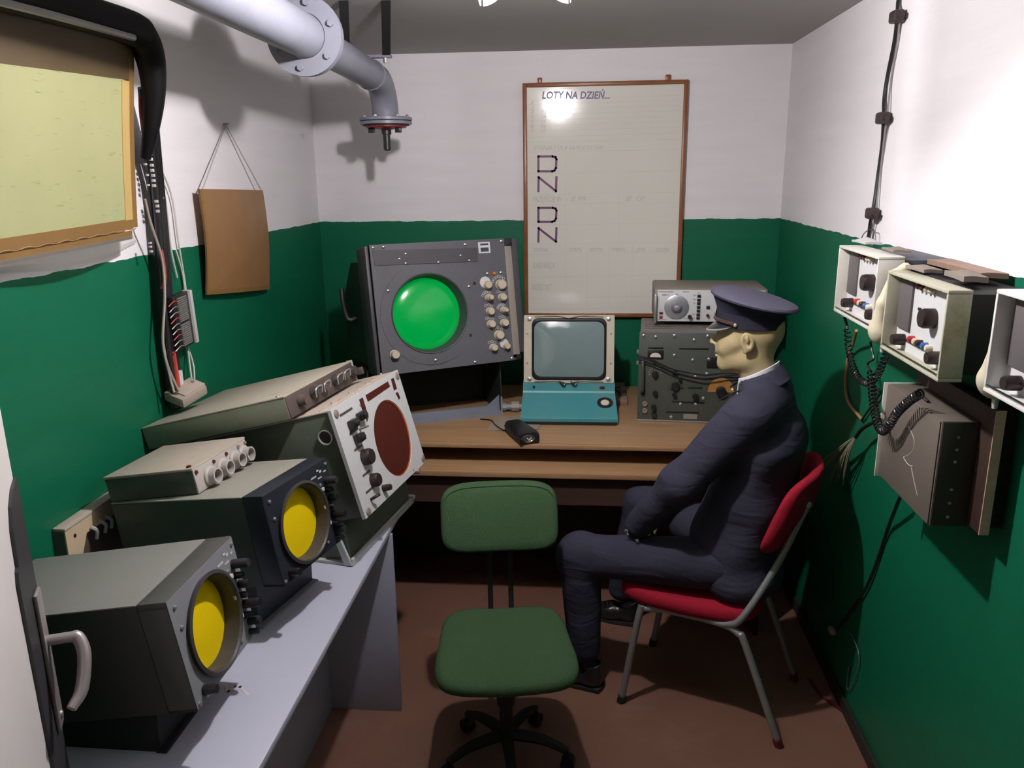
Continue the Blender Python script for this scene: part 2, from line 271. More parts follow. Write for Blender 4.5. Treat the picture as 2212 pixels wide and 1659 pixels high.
# ------------------------------------------------------------------ geometry helpers
class MB:
    def __init__(s): s.bm = bmesh.new()
    def _xf(s, vs, X):
        for v in vs: v.co = X @ v.co
    def box(s, c, d, bev=0.0, R=None, seg=2):
        r = bmesh.ops.create_cube(s.bm, size=1.0); vs = r['verts']
        for v in vs: v.co = Vector((v.co.x*d[0], v.co.y*d[1], v.co.z*d[2]))
        if bev:
            es = list({e for v in vs for e in v.link_edges})
            br = bmesh.ops.bevel(s.bm, geom=es, offset=min(bev, min(d)*0.45), segments=seg, profile=0.5, affect='EDGES')
            vs = list({v for f in br['faces'] for v in f.verts} | {v for v in vs if v.is_valid})
        X = Matrix.Translation(Vector(c)) @ (R.to_4x4() if R else Matrix.Identity(4))
        s._xf(vs, X); return s
    def bb(s, a, b, bev=0.0):
        a = Vector(a); b = Vector(b); dd = b-a
        return s.box((a+b)/2, (abs(dd.x), abs(dd.y), abs(dd.z)), bev)
    def prism(s, pts, vec):
        """pts: planar 3D polygon, extruded by vec"""
        vec = Vector(vec)
        a = [s.bm.verts.new(Vector(p)) for p in pts]; b = [s.bm.verts.new(Vector(p)+vec) for p in pts]
        n = len(a)
        f = s.bm.faces.new(a); s.bm.faces.new(b[::-1])
        for i in range(n): s.bm.faces.new((a[(i+1) % n], a[i], b[i], b[(i+1) % n]))
        return s
    def rings(s, rings, caps=True, closed=True):
        vv = [[s.bm.verts.new(Vector(p)) for p in r] for r in rings]
        n = len(vv[0])
        for i in range(len(vv)-1):
            for j in range(n if closed else n-1):
                k = (j+1) % n
                s.bm.faces.new((vv[i][j], vv[i][k], vv[i+1][k], vv[i+1][j]))
        if caps:
            s.bm.faces.new(vv[0][::-1]); s.bm.faces.new(vv[-1])
        return s
    def lathe(s, prof, o, axis=(0, 0, 1), seg=24, caps=True):
        """prof: (radius, height) list along axis from o"""
        ax = Vector(axis).normalized(); t = Vector((1, 0, 0)) if abs(ax.x) < 0.9 else Vector((0, 1, 0))
        u = ax.cross(t).normalized(); v = ax.cross(u); o = Vector(o)
        R = [[o + ax*h + u*(r*math.cos(2*PI*k/seg)) + v*(r*math.sin(2*PI*k/seg)) for k in range(seg)] for r, h in prof]
        return s.rings(R, caps)
    def cyl(s, a, b, r, r2=None, seg=16):
        a = Vector(a); b = Vector(b); L = (b-a).length
        return s.lathe([(r, 0), (r if r2 is None else r2, L)], a, b-a, seg)
    def tube(s, pts, r, seg=8, smooth=0):
        pts = [Vector(p) for p in pts]
        if smooth:
            n0 = len(pts); pts = spline(pts, smooth)
            if isinstance(r, (list, tuple)): r = [r[min(n0-1, int(i/smooth))]*(1-(i/smooth) % 1)+r[min(n0-1, int(i/smooth)+1)]*((i/smooth) % 1) for i in range(len(pts))]
        n = len(pts); R = []; up = None
        for i in range(n):
            d = (pts[min(i+1, n-1)] - pts[max(i-1, 0)])
            if d.length < 1e-9: d = Vector((0, 0, 1))
            d.normalize()
            if up is None:
                up = d.orthogonal().normalized()
            else:
                up = (up - d*up.dot(d))
                up = up.normalized() if up.length > 1e-6 else d.orthogonal().normalized()
            w_ = d.cross(up); rr = r[i] if isinstance(r, (list, tuple)) else r
            R.append([pts[i] + (up*math.cos(2*PI*k/seg) + w_*math.sin(2*PI*k/seg))*rr for k in range(seg)])
        return s.rings(R)
    def plate_hole(s, y0, y1, z0, z1, cy, cz, rad, x0, x1, seg=48, rz=None):
        """rectangular plate in the local yz plane from depth x0 to x1 with a round hole"""
        rz = rz or rad
        ang = [2*PI*k/seg for k in range(seg)] + [math.atan2(zz-cz, yy-cy) % (2*PI) for yy in (y0, y1) for zz in (z0, z1)]
        ang = sorted(set(round(a, 6) for a in ang))
        outer = []; inner = []
        for a in ang:
            ca, sa = math.cos(a), math.sin(a); t = 1e9
            if ca > 1e-9: t = min(t, (y1-cy)/ca)
            if ca < -1e-9: t = min(t, (y0-cy)/ca)
            if sa > 1e-9: t = min(t, (z1-cz)/sa)
            if sa < -1e-9: t = min(t, (z0-cz)/sa)
            outer.append((cy+ca*t, cz+sa*t)); inner.append((cy+ca*rad, cz+sa*rz))
        V = lambda p, x: s.bm.verts.new((x, p[0], p[1]))
        of = [V(p, x1) for p in outer]; ob = [V(p, x0) for p in outer]; inf = [V(p, x1) for p in inner]; inb = [V(p, x0) for p in inner]
        n = len(ang)
        for i in range(n):
            k = (i+1) % n
            s.bm.faces.new((of[i], of[k], inf[k], inf[i])); s.bm.faces.new((ob[k], ob[i], inb[i], inb[k]))
            s.bm.faces.new((of[k], of[i], ob[i], ob[k])); s.bm.faces.new((inf[i], inf[k], inb[k], inb[i]))
        return s
    def disc(s, o, axis, r, th=0.001, seg=40):
        return s.lathe([(r, 0), (r, th)], o, axis, seg)
    def grid(s, f, nu, nv):
        vv = [[s.bm.verts.new(Vector(f(i/nu, j/nv))) for j in range(nv+1)] for i in range(nu+1)]
        for i in range(nu):
            for j in range(nv): s.bm.faces.new((vv[i][j], vv[i+1][j], vv[i+1][j+1], vv[i][j+1]))
        return s
    def thick(s, f, nu, nv, nvec):
        """grid surface with thickness nvec"""
        nvec = Vector(nvec)
        a = [[s.bm.verts.new(Vector(f(i/nu, j/nv))) for j in range(nv+1)] for i in range(nu+1)]
        b = [[s.bm.verts.new(v.co + nvec) for v in row] for row in a]
        for i in range(nu):
            for j in range(nv):
                s.bm.faces.new((a[i][j], a[i+1][j], a[i+1][j+1], a[i][j+1])); s.bm.faces.new((b[i][j+1], b[i+1][j+1], b[i+1][j], b[i][j]))
        for i in range(nu):
            s.bm.faces.new((a[i][0], b[i][0], b[i+1][0], a[i+1][0])); s.bm.faces.new((a[i+1][nv], b[i+1][nv], b[i][nv], a[i][nv]))
        for j in range(nv):
            s.bm.faces.new((a[0][j+1], b[0][j+1], b[0][j], a[0][j])); s.bm.faces.new((a[nu][j], b[nu][j], b[nu][j+1], a[nu][j+1]))
        return s
    def build(s, name, m, parent=None, flat=False, sharp=0.6):
        bmesh.ops.recalc_face_normals(s.bm, faces=s.bm.faces[:])
        for f in s.bm.faces: f.smooth = not flat
        for e in s.bm.edges:
            if len(e.link_faces) == 2 and e.calc_face_angle(0) > sharp: e.smooth = False
        me = bpy.data.meshes.new(name); s.bm.to_mesh(me); s.bm.free()
        me.materials.append(M[m] if isinstance(m, str) else m)
        o = bpy.data.objects.new(name, me); COL.objects.link(o)
        if parent: o.parent = parent
        return o

def spline(pts, n):
    """Catmull-Rom through pts, n steps per span"""
    P = [pts[0]*2-pts[1]] + list(pts) + [pts[-1]*2-pts[-2]]; out = []
    for i in range(1, len(P)-2):
        a, b, c, d = P[i-1], P[i], P[i+1], P[i+2]
        for k in range(n):
            t = k/n
            out.append(0.5*((b*2) + (c-a)*t + (a*2-b*5+c*4-d)*t*t + (b*3-a-c*3+d)*t*t*t))
    out.append(pts[-1].copy()); return out

def coil(pts, R, turns, r, mb, seg=6, per=9):
    """coiled cord along a guide line"""
    g = spline([Vector(p) for p in pts], 24); L = [0]
    for i in range(1, len(g)): L.append(L[-1] + (g[i]-g[i-1]).length)
    N = int(turns*per); out = []; j = 0; up = None
    for k in range(N+1):
        s_ = L[-1]*k/N
        while j < len(L)-2 and L[j+1] < s_: j += 1
        t = (s_-L[j])/max(1e-9, L[j+1]-L[j]); c = g[j].lerp(g[j+1], min(1, t)); d = (g[j+1]-g[j]).normalized()
        up = d.orthogonal().normalized() if up is None else (up - d*up.dot(d)).normalized()
        a = 2*PI*k/per
        out.append(c + (up*math.cos(a) + d.cross(up)*math.sin(a))*R)
    mb.tube(out, r, seg); return mb

def thing(name, label, cat, M4=None, loc=None, group=None):
    o = bpy.data.objects.new(name, None); COL.objects.link(o); o.empty_display_size = 0.05
    o.matrix_world = M4 if M4 is not None else Matrix.Translation(Vector(loc or (0, 0, 0)))
    o['label'] = label; o['category'] = cat
    if group: o['group'] = group
    return o
def tag(o, label, cat, group=None):
    o['label'] = label; o['category'] = cat
    if group: o['group'] = group
    return o
def struct(o): o['kind'] = 'structure'; return o
def frame(O, yaw, tilt):
    R = Euler((0, 0, D(yaw))).to_matrix() @ Euler((0, D(tilt), 0)).to_matrix()
    m = R.to_4x4(); m.translation = Vector(O); return m
def knob(parent, p, axis, r, h, m='brown_knob', pointer=False, name='knob'):
    mb = MB(); mb.lathe([(r, 0), (r, h*0.75), (r*0.86, h)], p, axis, 18)
    if pointer:
        ax = Vector(axis).normalized(); c = Vector(p)+ax*h
        mb.box(c, (r*0.5 if abs(ax.x) > .5 else r*0.5, r*0.45, r*1.9), 0.001)
    return mb.build(name, m, parent)
def text_mesh(name, s_, size, m, parent, M4, shear=0.0, bold=0.0, width=None):
    cu = bpy.data.curves.new(name, 'FONT'); cu.body = s_; cu.size = size; cu.shear = shear; cu.offset = bold
    cu.resolution_u = 2
    o = bpy.data.objects.new(name, cu); me = bpy.data.meshes.new_from_object(o)
    bpy.data.objects.remove(o)
    if width and len(me.vertices):
        xs = [v.co.x for v in me.vertices]; k = width/(max(xs)-min(xs)); x0 = min(xs)
        for v in me.vertices: v.co.x = (v.co.x-x0)*k
    me.name = name; me.materials.append(M[m]); o = bpy.data.objects.new(name, me); COL.objects.link(o)
    if parent: o.parent = parent
    o.matrix_local = M4
    return o
def strokes(mb, lines, w_, x=0.0, th=0.0008, to=None):
    """flat painted strokes: polylines in (a, b), mapped by to(a, b) -> 3D; built as thin ribbons"""
    for ln in lines:
        for (a, b) in zip(ln[:-1], ln[1:]):
            A = Vector(a); B = Vector(b); d = (B-A).normalized(); n = Vector((-d.y, d.x))*w_/2; e = d*w_*0.45
            mb.bm.faces.new([mb.bm.verts.new(to(*q)) for q in (A-e-n, B+e-n, B+e+n, A-e+n)])
    return mb

# ------------------------------------------------------------------ implicit surfaces (for body, clothes, handsets)
def v3(*a): return np.array(a, dtype=float)
class Field:
    def __init__(s, lo, hi, h):
        s.lo = np.array(lo, float); s.h = h
        n = np.ceil((np.array(hi)-s.lo)/h).astype(int)+1
        g = np.meshgrid(*[s.lo[i]+h*np.arange(n[i]) for i in range(3)], indexing='ij')
        s.P = np.stack(g, -1); s.d = np.full(n, 1e3)
    def smin(s, d, k):
        if k <= 0: s.d = np.minimum(s.d, d); return
        h = np.clip(0.5+0.5*(s.d-d)/k, 0, 1); s.d = s.d*(1-h)+d*h - k*h*(1-h)
    def cone(s, a, b, ra, rb, k=0.03, sc=(1, 1, 1), sub=False):
        q = np.array(sc, float); a = np.array(a)*q; b = np.array(b)*q; P = s.P*q
        ab = b-a; t = np.clip(((P-a)@ab)/max(1e-9, ab@ab), 0, 1)
        d = np.linalg.norm(P-a-t[..., None]*ab, axis=-1)-(ra+(rb-ra)*t)
        return s.sub(d, k) if sub else s.smin(d, k)
    def ell(s, c, r, k=0.02, R=None, sub=False):
        Q = s.P-np.array(c)
        if R is not None: Q = Q@np.array(R)
        r = np.array(r); k0 = np.linalg.norm(Q/r, axis=-1); k1 = np.linalg.norm(Q/(r*r), axis=-1)
        d = k0*(k0-1.0)/np.maximum(k1, 1e-6)
        return s.sub(d, k) if sub else s.smin(d, k)
    def sub(s, d, k):
        h = np.clip(0.5-0.5*(s.d+d)/max(k, 1e-6), 0, 1); s.d = s.d*(1-h)+(-d)*h + k*h*(1-h)
    def cut(s, n, o):
        n = np.array(n, float); n /= np.linalg.norm(n)
        s.d = np.maximum(s.d, (s.P-np.array(o))@n)
    def mesh(s, name, m, parent=None, relax=1):
        d = s.d; S = d < 0
        nx, ny, nz = d.shape
        c = np.zeros((nx-1, ny-1, nz-1), int)
        for i in (0, 1):
            for j in (0, 1):
                for k in (0, 1): c += S[i:nx-1+i, j:ny-1+j, k:nz-1+k]
        act = (c > 0) & (c < 8)
        idx = -np.ones(act.shape, int); cells = np.argwhere(act); idx[act] = np.arange(len(cells))
        acc = np.zeros((len(cells), 3)); cnt = np.zeros(len(cells))
        cor = [(i, j, k) for i in (0, 1) for j in (0, 1) for k in (0, 1)]
        for a in cor:
            for ax in range(3):
                if a[ax] == 0:
                    b = list(a); b[ax] = 1
                    da = d[cells[:, 0]+a[0], cells[:, 1]+a[1], cells[:, 2]+a[2]]; db = d[cells[:, 0]+b[0], cells[:, 1]+b[1], cells[:, 2]+b[2]]
                    mk = (da < 0) != (db < 0); t = np.where(mk, da/np.where(mk, da-db, 1), 0)
                    p = cells+np.array(a, float); p[:, ax] += t
                    acc[mk] += p[mk]; cnt[mk] += 1
        V = s.lo + s.h*(acc/np.maximum(cnt, 1)[:, None])
        F = []
        for ax in range(3):
            b, cc = (ax+1) % 3, (ax+2) % 3
            sl0 = [slice(1, n-1) for n in d.shape]; sl0[ax] = slice(0, d.shape[ax]-1)
            sl1 = list(sl0); sl1[ax] = slice(1, d.shape[ax])
            A = S[tuple(sl0)]; B = S[tuple(sl1)]
            e = np.argwhere(A != B)
            if not len(e): continue
            ins = A[tuple(e.T)]
            base = e.copy(); base[:, b] += 1; base[:, cc] += 1
            def ci(db_, dc_):
                q = base.copy(); q[:, b] -= db_; q[:, cc] -= dc_; return idx[tuple(q.T)]
            q = np.stack([ci(1, 1), ci(0, 1), ci(0, 0), ci(1, 0)], 1)
            q[~ins] = q[~ins][:, ::-1]; F.append(q)
        F = np.concatenate(F); F = F[(F >= 0).all(1)]
        me = bpy.data.meshes.new(name); me.from_pydata(V.tolist(), [], F.tolist()); me.update()
        me.polygons.foreach_set('use_smooth', [True]*len(me.polygons))
        me.materials.append(M[m]); o = bpy.data.objects.new(name, me); COL.objects.link(o)
        if parent: o.parent = parent
        return o

# ================================================================== ROOM
XL, XR, YB, YF, ZC = -1.3725, 0.9479, 0.0, -8.0, 2.457
T = 0.12
struct(MB().bb((XL-T, YF-T, -T), (XR+T, YB+T, 0)).build('floor', 'floor', flat=True))
struct(MB().bb((XL-T, YF-T, ZC), (XR+T, YB+T, ZC+T)).build('ceiling', 'ceil', flat=True))
struct(MB().bb((XL-T, YF, 0), (XL, YB, ZC)).build('wall_left', 'wall', flat=True))
struct(MB().bb((XR, YF, 0), (XR+T, YB, ZC)).build('wall_right', 'wall', flat=True))
struct(MB().bb((XL-T, YB, 0), (XR+T, YB+T, ZC)).build('wall_back', 'wall', flat=True))
struct(MB().bb((XL-T, YF-T, 0), (XR+T, YF, ZC)).build('wall_front', 'wall', flat=True))  # unseen end wall, set far back so less light bounces forward
struct(MB().bb((XR-0.014, YF+0.01, 0), (XR, YB, 0.055), 0.003).build('baseboard_right', 'base'))

# ------------------------------------------------------------------ ceiling lamp: square shade of four wavy panels round a bare bulb
lamp = thing('ceiling_lamp', 'lit ceiling lamp with wavy-edged white shade panels at top of frame', 'lamp', loc=(LAMP.x, LAMP.y, ZC))
lz = ZC
MB().lathe([(0.055, 0), (0.055, -0.018), (0.03, -0.022)], (0, 0, 0), (0, 0, 1), 24).build('ceiling_plate', 'white', lamp)
MB().lathe([(0.022, -0.02), (0.022, -0.085), (0.016, -0.09)], (0, 0, 0), (0, 0, 1), 20).build('lamp_holder', 'offwhite', lamp)
M['bulb'] = emat('glowing_bulb', LAMP_COLOR, LAMP_STRENGTH)
bz = LAMP.z-lz
MB().lathe([(0.030, bz+0.034), (0.030, bz+0.060), (0.020, bz+0.075)], (0, 0, 0), (0, 0, 1), 20).build('bulb_base', 'white', lamp)
for k in range(3):                                               # compact fluorescent: three upright glowing tubes
    a = k*2*PI/3+0.5; c = Vector((0.017*math.cos(a), 0.017*math.sin(a), 0))
    MB().lathe([(0.004, bz-0.036), (0.0075, bz-0.032), (0.0085, bz-0.026), (0.0085, bz+0.034)], c, (0, 0, 1), 10).build('glowing_tube', 'bulb', lamp)
def sheer(name, clear_):
    """thin sheer white plastic: part of the light passes straight, the rest is scattered"""
    m = bpy.data.materials.new(name); m.use_nodes = True; nt = m.node_tree; N = nt.nodes; Lk = nt.links
    N.remove(N['Principled BSDF']); o_ = N['Material Output']
    tr = N.new('ShaderNodeBsdfTransparent'); tl = N.new('ShaderNodeBsdfTranslucent'); tl.inputs[0].default_value = (0.9, 0.88, 0.87, 1)
    n = N.new('ShaderNodeTexNoise'); n.inputs['Scale'].default_value = 30
    mr = N.new('ShaderNodeMapRange'); mr.inputs[3].default_value = clear_-0.03; mr.inputs[4].default_value = clear_+0.03; Lk.new(n.outputs['Fac'], mr.inputs[0])
    df = N.new('ShaderNodeBsdfDiffuse'); df.inputs[0].default_value = (0.9, 0.88, 0.87, 1); ad = N.new('ShaderNodeMixShader'); Lk.new(df.outputs[0], ad.inputs[1]); Lk.new(tl.outputs[0], ad.inputs[2])
    mx = N.new('ShaderNodeMixShader'); Lk.new(mr.outputs[0], mx.inputs[0]); Lk.new(ad.outputs[0], mx.inputs[1]); Lk.new(tr.outputs[0], mx.inputs[2]); Lk.new(mx.outputs[0], o_.inputs[0])
    return m
M['shade'] = sheer('sheer_white_shade', 0.78); M['shade_dense'] = sheer('denser_white_shade', 0.66)
SX0, SX1, SY0, SY1 = -0.256-LAMP.x, -0.044-LAMP.x, -2.38-LAMP.y, -2.045-LAMP.y
for (ax_, ay_, bx_, by_, sm_) in ((SX0, SY1, SX1, SY1, 'shade'), (SX1, SY1, SX1, SY0, 'shade_dense'), (SX1, SY0, SX0, SY0, 'shade_dense'), (SX0, SY0, SX0, SY1, 'shade')):
    a_ = Vector((ax_, ay_, 0)); b2_ = Vector((bx_, by_, 0)); d_ = (b2_-a_); n_ = Vector((d_.y, -d_.x, 0)).normalized()
    a_ = a_+d_*0.02; d_ = d_*0.96
    def f(u, v):
        wv = 0.026*(1+math.cos(PI*(2*u-1)))                      # middle of each panel cut higher, corners hang low
        zt = -0.030; zb = 2.282-lz+wv
        return a_+d_*u+Vector((0, 0, zt+(zb-zt)*v))
    MB().thick(f, 16, 4, n_*-0.002).build('shade_panel', sm_, lamp)
MB().bb((SX0, SY0, -0.030), (SX1, SY1, -0.024), 0.002).build('shade_top', 'white', lamp)

# ------------------------------------------------------------------ ventilation pipe
PX = -0.862
pipe = thing('ventilation_pipe', 'blue-grey painted pipe under ceiling ending in downward elbow with bolted end cap', 'pipe', loc=(PX, -0.56, ZC))
P0 = Vector((PX, -0.56, ZC))
def L(x, y, z): return Vector((x, y, z))-P0
mb = MB(); mb.cyl(L(PX, -5.2, 2.362), L(PX, -1.545, 2.305), 0.064, seg=32); mb.build('wide_pipe', 'pipe', pipe)
el = []
zc0, yv = 2.262, -0.56
mb = MB(); pts = [L(PX, -1.545, 2.305), L(PX, -1.1, 2.290), L(PX, -0.78, 2.278)]
for k in range(1, 9):
    a = k/9*PI/2; pts.append(L(PX, -0.70+0.14*math.sin(a), 2.135+0.14*math.cos(a)))
pts += [L(PX, -0.56, 2.12)]
mb.tube(pts, 0.056, 28); mb.build('elbow_pipe', 'pipe', pipe)
mb = MB(); mb.tube([L(PX+0.0575*math.cos(t), -0.775+0.01*math.sin(t), 2.278+0.0575*math.sin(t)) for t in [k*PI/16 for k in range(33)]], 0.003, 6); mb.build('weld_bead', 'pipe', pipe)
for yy, zz in ((-1.552, 2.3055), (-1.528, 2.3045)):
    mb = MB(); n = 40
    ax = Vector((0, 1, -0.0148)).normalized()
    R1 = 0.117 if yy < -1.54 else 0.114
    mb.lathe([(0.066, -0.007), (R1, -0.007), (R1, 0.007), (0.066, 0.007)], L(PX, yy, zz), ax, n, caps=False)
    fl = mb.build('flange_ring', 'pipe', pipe)
    if yy < -1.54:
        for k in range(6):
            a = k*PI/3+0.35; MB().cyl(L(PX+0.093*math.cos(a), yy-0.017, zz+0.093*math.sin(a)), L(PX+0.093*math.cos(a), yy-0.006, zz+0.093*math.sin(a)), 0.010, 0.010, 6).build('bolt', 'pipe', fl)
for zz, m_, r_ in ((2.122, 'pipe', 0.112), (2.106, 'pipe', 0.111)):
    mb = MB(); mb.lathe([(r_-0.003, -0.007), (r_, -0.005), (r_, 0.005), (r_-0.003, 0.007)], L(PX, -0.56, zz), (0, 0, 1), 40); fl = mb.build('end_flange', m_, pipe)
    if zz > 2.11:
        for k in range(6):
            a = k*PI/3+0.25; c = L(PX+0.092*math.cos(a), -0.56+0.092*math.sin(a), zz)
            MB().cyl(c+Vector((0, 0, -0.028)), c+Vector((0, 0, 0.018)), 0.005, seg=8).build('stud', 'pipe_dk', fl)
            MB().cyl(c+Vector((0, 0, 0.006)), c+Vector((0, 0, 0.013)), 0.010, seg=6).build('nut', 'steel', fl)
MB().lathe([(0.1, -0.004), (0.1, 0.0)], L(PX, -0.56, 2.099), (0, 0, 1), 32).build('black_gasket', 'black_matte', pipe)
mb = MB(); mb.lathe([(0.02, -0.020), (0.06, -0.013), (0.084, -0.012), (0.088, -0.008), (0.088, 0.0)], L(PX, -0.56, 2.098), (0, 0, 1), 32); mb.build('red_cap', 'red_gasket', pipe)
for s_ in (-0.058, 0.058):
    MB().box(L(PX+s_, -0.585, 2.075), (0.026, 0.022, 0.020), 0.002).build('clamp_lug', 'black', pipe)
mb = MB(); mb.lathe([(0.021, 0), (0.021, -0.022), (0.0155, -0.024), (0.0155, -0.085), (0.010, -0.090)], L(PX, -0.56, 2.082), (0, 0, 1), 20); mb.build('spindle', 'black', pipe)
# hanger: two flat bars from the ceiling and a cross bar
for (xa, ya, xb, yb_, zb_) in ((-0.816, -1.265, -0.935, -0.86, 2.30), (-0.677, -1.245, -0.790, -0.80, 2.340)):
    a_ = L(xa, ya, ZC); c_ = L(xb, yb_, zb_); h_ = Vector((0.016, 0, 0)); t_ = Vector((0, 0.006, 0.0))
    MB().prism([a_-h_, a_+h_, c_+h_, c_-h_], t_).build('hanger_bar', 'black_matte', pipe, flat=True)
MB().bb(L(-0.95, -0.815, 2.336), L(-0.770, -0.785, 2.346)).build('cross_bar', 'pipe', pipe)
MB().cyl(L(-0.795, -0.80, 2.318), L(-0.795, -0.80, 2.350), 0.008, seg=6).build('bolt', 'steel', pipe)

# ------------------------------------------------------------------ flight board on the back wall
BX0, BX1, BZ0, BZ1, BYF = -0.313, 0.474, 1.171, 2.308, -0.035
board = thing('flight_board', 'tall white notice board in brown wooden frame hung on back wall', 'board', loc=((BX0+BX1)/2, 0, BZ0))
BO = Vector(((BX0+BX1)/2, 0, BZ0))
MB().bb(Vector((BX0+0.008, -0.022, BZ0+0.008))-BO, Vector((BX1-0.008, -0.004, BZ1-0.008))-BO).build('board_sheet', 'board', board, flat=True)
fw = 0.020
for a, b in (((BX0, BZ0), (BX0+fw, BZ1)), ((BX1-fw, BZ0), (BX1, BZ1)), ((BX0+fw, BZ0), (BX1-fw, BZ0+fw)), ((BX0+fw, BZ1-fw), (BX1-fw, BZ1))):
    MB().bb(Vector((a[0], BYF, a[1]))-BO, Vector((b[0], -0.002, b[1]))-BO, 0.004).build('frame_strip', 'wood_frame', board)
for x in (1166, 1443):
    p = at(x, 170, 'y', -0.02); MB().bb(Vector((p.x-0.011, -0.026, BZ1-0.004))-BO, Vector((p.x+0.011, -0.004, BZ1+0.024))-BO, 0.002).build('hanging_clip', 'wood_frame', board)
# printed lines and letters, drawn where the photograph shows them on the sheet
YS = -0.0228
def bp(x, y): return at(x, y, 'y', YS)-BO
def ribbon(name, lines, wpx, m_):
    mb = MB(); wm = wpx*0.00236
    strokes(mb, [[(bp(*q).x, bp(*q).z) for q in ln] for ln in lines], wm, to=lambda a, b: (a, YS, b)); return mb.build(name, m_, board, flat=True)
rows = [(1140, 1468, y) for y in (192, 214, 224, 236, 247, 258, 270, 282, 295, 306, 328, 374, 420, 441, 486, 527, 549, 598, 644, 668)]
ribbon('ruled_lines', [[(a, y+ (2 if y < 300 else 1)), (b, y-(8 if y < 300 else 5))] for a, b, y in rows], 0.55, 'ink_line')
ribbon('ruled_columns', [[(1222, 330), (1221, 668)], [(1337, 420), (1336, 526)], [(1269, 527), (1268, 668)], [(1316, 527), (1315, 668)], [(1366, 527), (1364, 668)], [(1414, 527), (1412, 668)]], 0.5, 'ink_line')
def D_(x, y, wd, h): return [(x, y), (x+wd-8, y), (x+wd-2, y+1.5), (x+wd, y+6), (x+wd-1, y+h-7), (x+wd-4, y+h-2), (x+wd-9, y+h), (x, y+h), (x, y)]
def N_(x, y, wd, h): return [(x, y+h), (x+.5, y), (x+wd-1, y+h), (x+wd, y)]
for (fn, y, h) in ((D_, 338, 32), (N_, 383, 30), (D_, 449, 30), (N_, 493, 29)):
    ribbon('letter', [fn(1163, y, 39, h)], 4.6, 'ink_purple')
MX = Matrix(((1, 0, 0), (0, 0, 1), (0, -1, 0))).transposed()   # text plane -> wall plane facing -Y
MX = Matrix(((1, 0, 0), (0, 0, -1), (0, 1, 0))).to_4x4()
def btext(s_, x0, x1, ytop, ybot, m_, shear=0.25, bold=0.0, name='lettering'):
    a = bp(x0, ybot); b2 = bp(x1, ybot); hgt = (bp(x0, ytop)-a).length
    m4 = Matrix.Translation(Vector((a.x, YS-0.0004, a.z))) @ Matrix.Rotation(math.atan2(b2.z-a.z, b2.x-a.x)*-1, 4, 'Y') @ MX
    return text_mesh(name, s_, hgt*1.37, m_, board, m4, shear, bold, (b2-a).length)
btext('LOTY NA DZIEŃ...', 1171, 1317, 197, 213, 'ink_blue', 0.15, 0.0012, 'heading')
btext('SYGNAŁY DLA SAMOLOTÓW', 1153, 1303, 314, 324, 'ink_faint')
btext('PRZEJŚCIE W', 1150, 1214, 424, 436, 'ink_faint')
btext('-  SP. MW', 1225, 1267, 423, 435, 'ink_faint')
btext('SP.  OP', 1351, 1393, 423, 434, 'ink_faint')
for s_, a, b in (('SYGNAŁ', 1153, 1184), ('STREN', 1229, 1258), ('SEKTOR', 1273, 1301), ('STREFA', 1320, 1349), ('LOTA', 1374, 1392), ('GODZIN', 1417, 1444)):
    btext(s_, a, b, 535, 544, 'ink_faint')
btext('KARAWELA', 1151, 1198, 566, 580, 'ink_faint')
btext('WERDYKT', 1150, 1192, 613, 627, 'ink_faint')
for i, s_ in enumerate(('1', '2', '3', '4', '5', '6', '7')):
    btext(s_, 1146, 1153, 218+i*10, 226+i*10, 'ink_red', name='numeral'); 
    if i > 1: btext('0'+s_, 1168, 1180, 218+i*10, 226+i*10, 'ink_red', name='numeral')

# ------------------------------------------------------------------ framed parchment screen on the left wall
scr = thing('plotting_screen', 'large yellow-green parchment screen with black frame high on left wall', 'screen', loc=(-1.34, -2.2, 1.62))
SO = Vector((-1.34, -2.2, 1.62))
def sheetpt(u, v):
    """u 0..1 far->near along wall, v 0..1 top->bottom"""
    y = -1.815-0.85*u; z = 2.262-0.53*v - 0.02*u
    x = -1.262-0.062*v + 0.012*math.sin(PI*u)*0.6 - 0.006*math.sin(PI*v)
    return Vector((x, y, z))-SO
MB().thick(lambda u, v: sheetpt(u*0.92+0.062, v*0.90+0.01), 24, 16, (-0.006, 0, 0)).build('parchment', 'parch', scr)
MB().thick(lambda u, v: sheetpt(0.034+u*0.045, 0.20+v*0.715)+Vector((0.002, 0, 0)), 3, 16, (-0.007, 0, 0)).build('border', 'parch_edge', scr)
MB().thick(lambda u, v: sheetpt(u*0.036, v*0.95+0.01), 3, 16, (-0.007, 0, 0)).build('side_hem', 'parch_hem', scr)
MB().thick(lambda u, v: sheetpt(u*0.965+0.035, 0.0+v*(0.195+0.02*u))+Vector((0.0015, 0, 0)), 24, 4, (-0.007, 0, 0)).build('shaded_top_band', 'parch_top', scr)  # brown top strip, with the pipe's shadow darkened into its colour
MB().thick(lambda u, v: sheetpt(u*0.97+0.03, 0.91+v*0.055), 24, 3, (-0.008, 0, 0)).build('bottom_hem', 'parch_hem', scr)
MB().thick(lambda u, v: sheetpt(u*0.96+0.04, 0.968+v*0.045)+Vector((0.0, 0, -0.004)), 24, 3, (-0.007, 0, 0)).build('lower_strip', 'parch_hem', scr, flat=False)
mb = MB(); mb.tube([sheetpt(0.02+u*0.95, 0.966+0.004*math.sin(u*70))+Vector((0.003, 0, 0)) for u in [k/60 for k in range(61)]], 0.0015, 5); mb.build('stitching', 'cord_orange', scr)
MB().thick(lambda u, v: sheetpt(0.05+u*0.95, 1.0+v*(0.05+0.05*math.sin(PI*min(1, u*1.5))))+Vector((0.006+0.012*math.sin(v*3), 0, 0)), 24, 4, (-0.002, 0, 0)).build('plastic_edge', 'clear', scr)
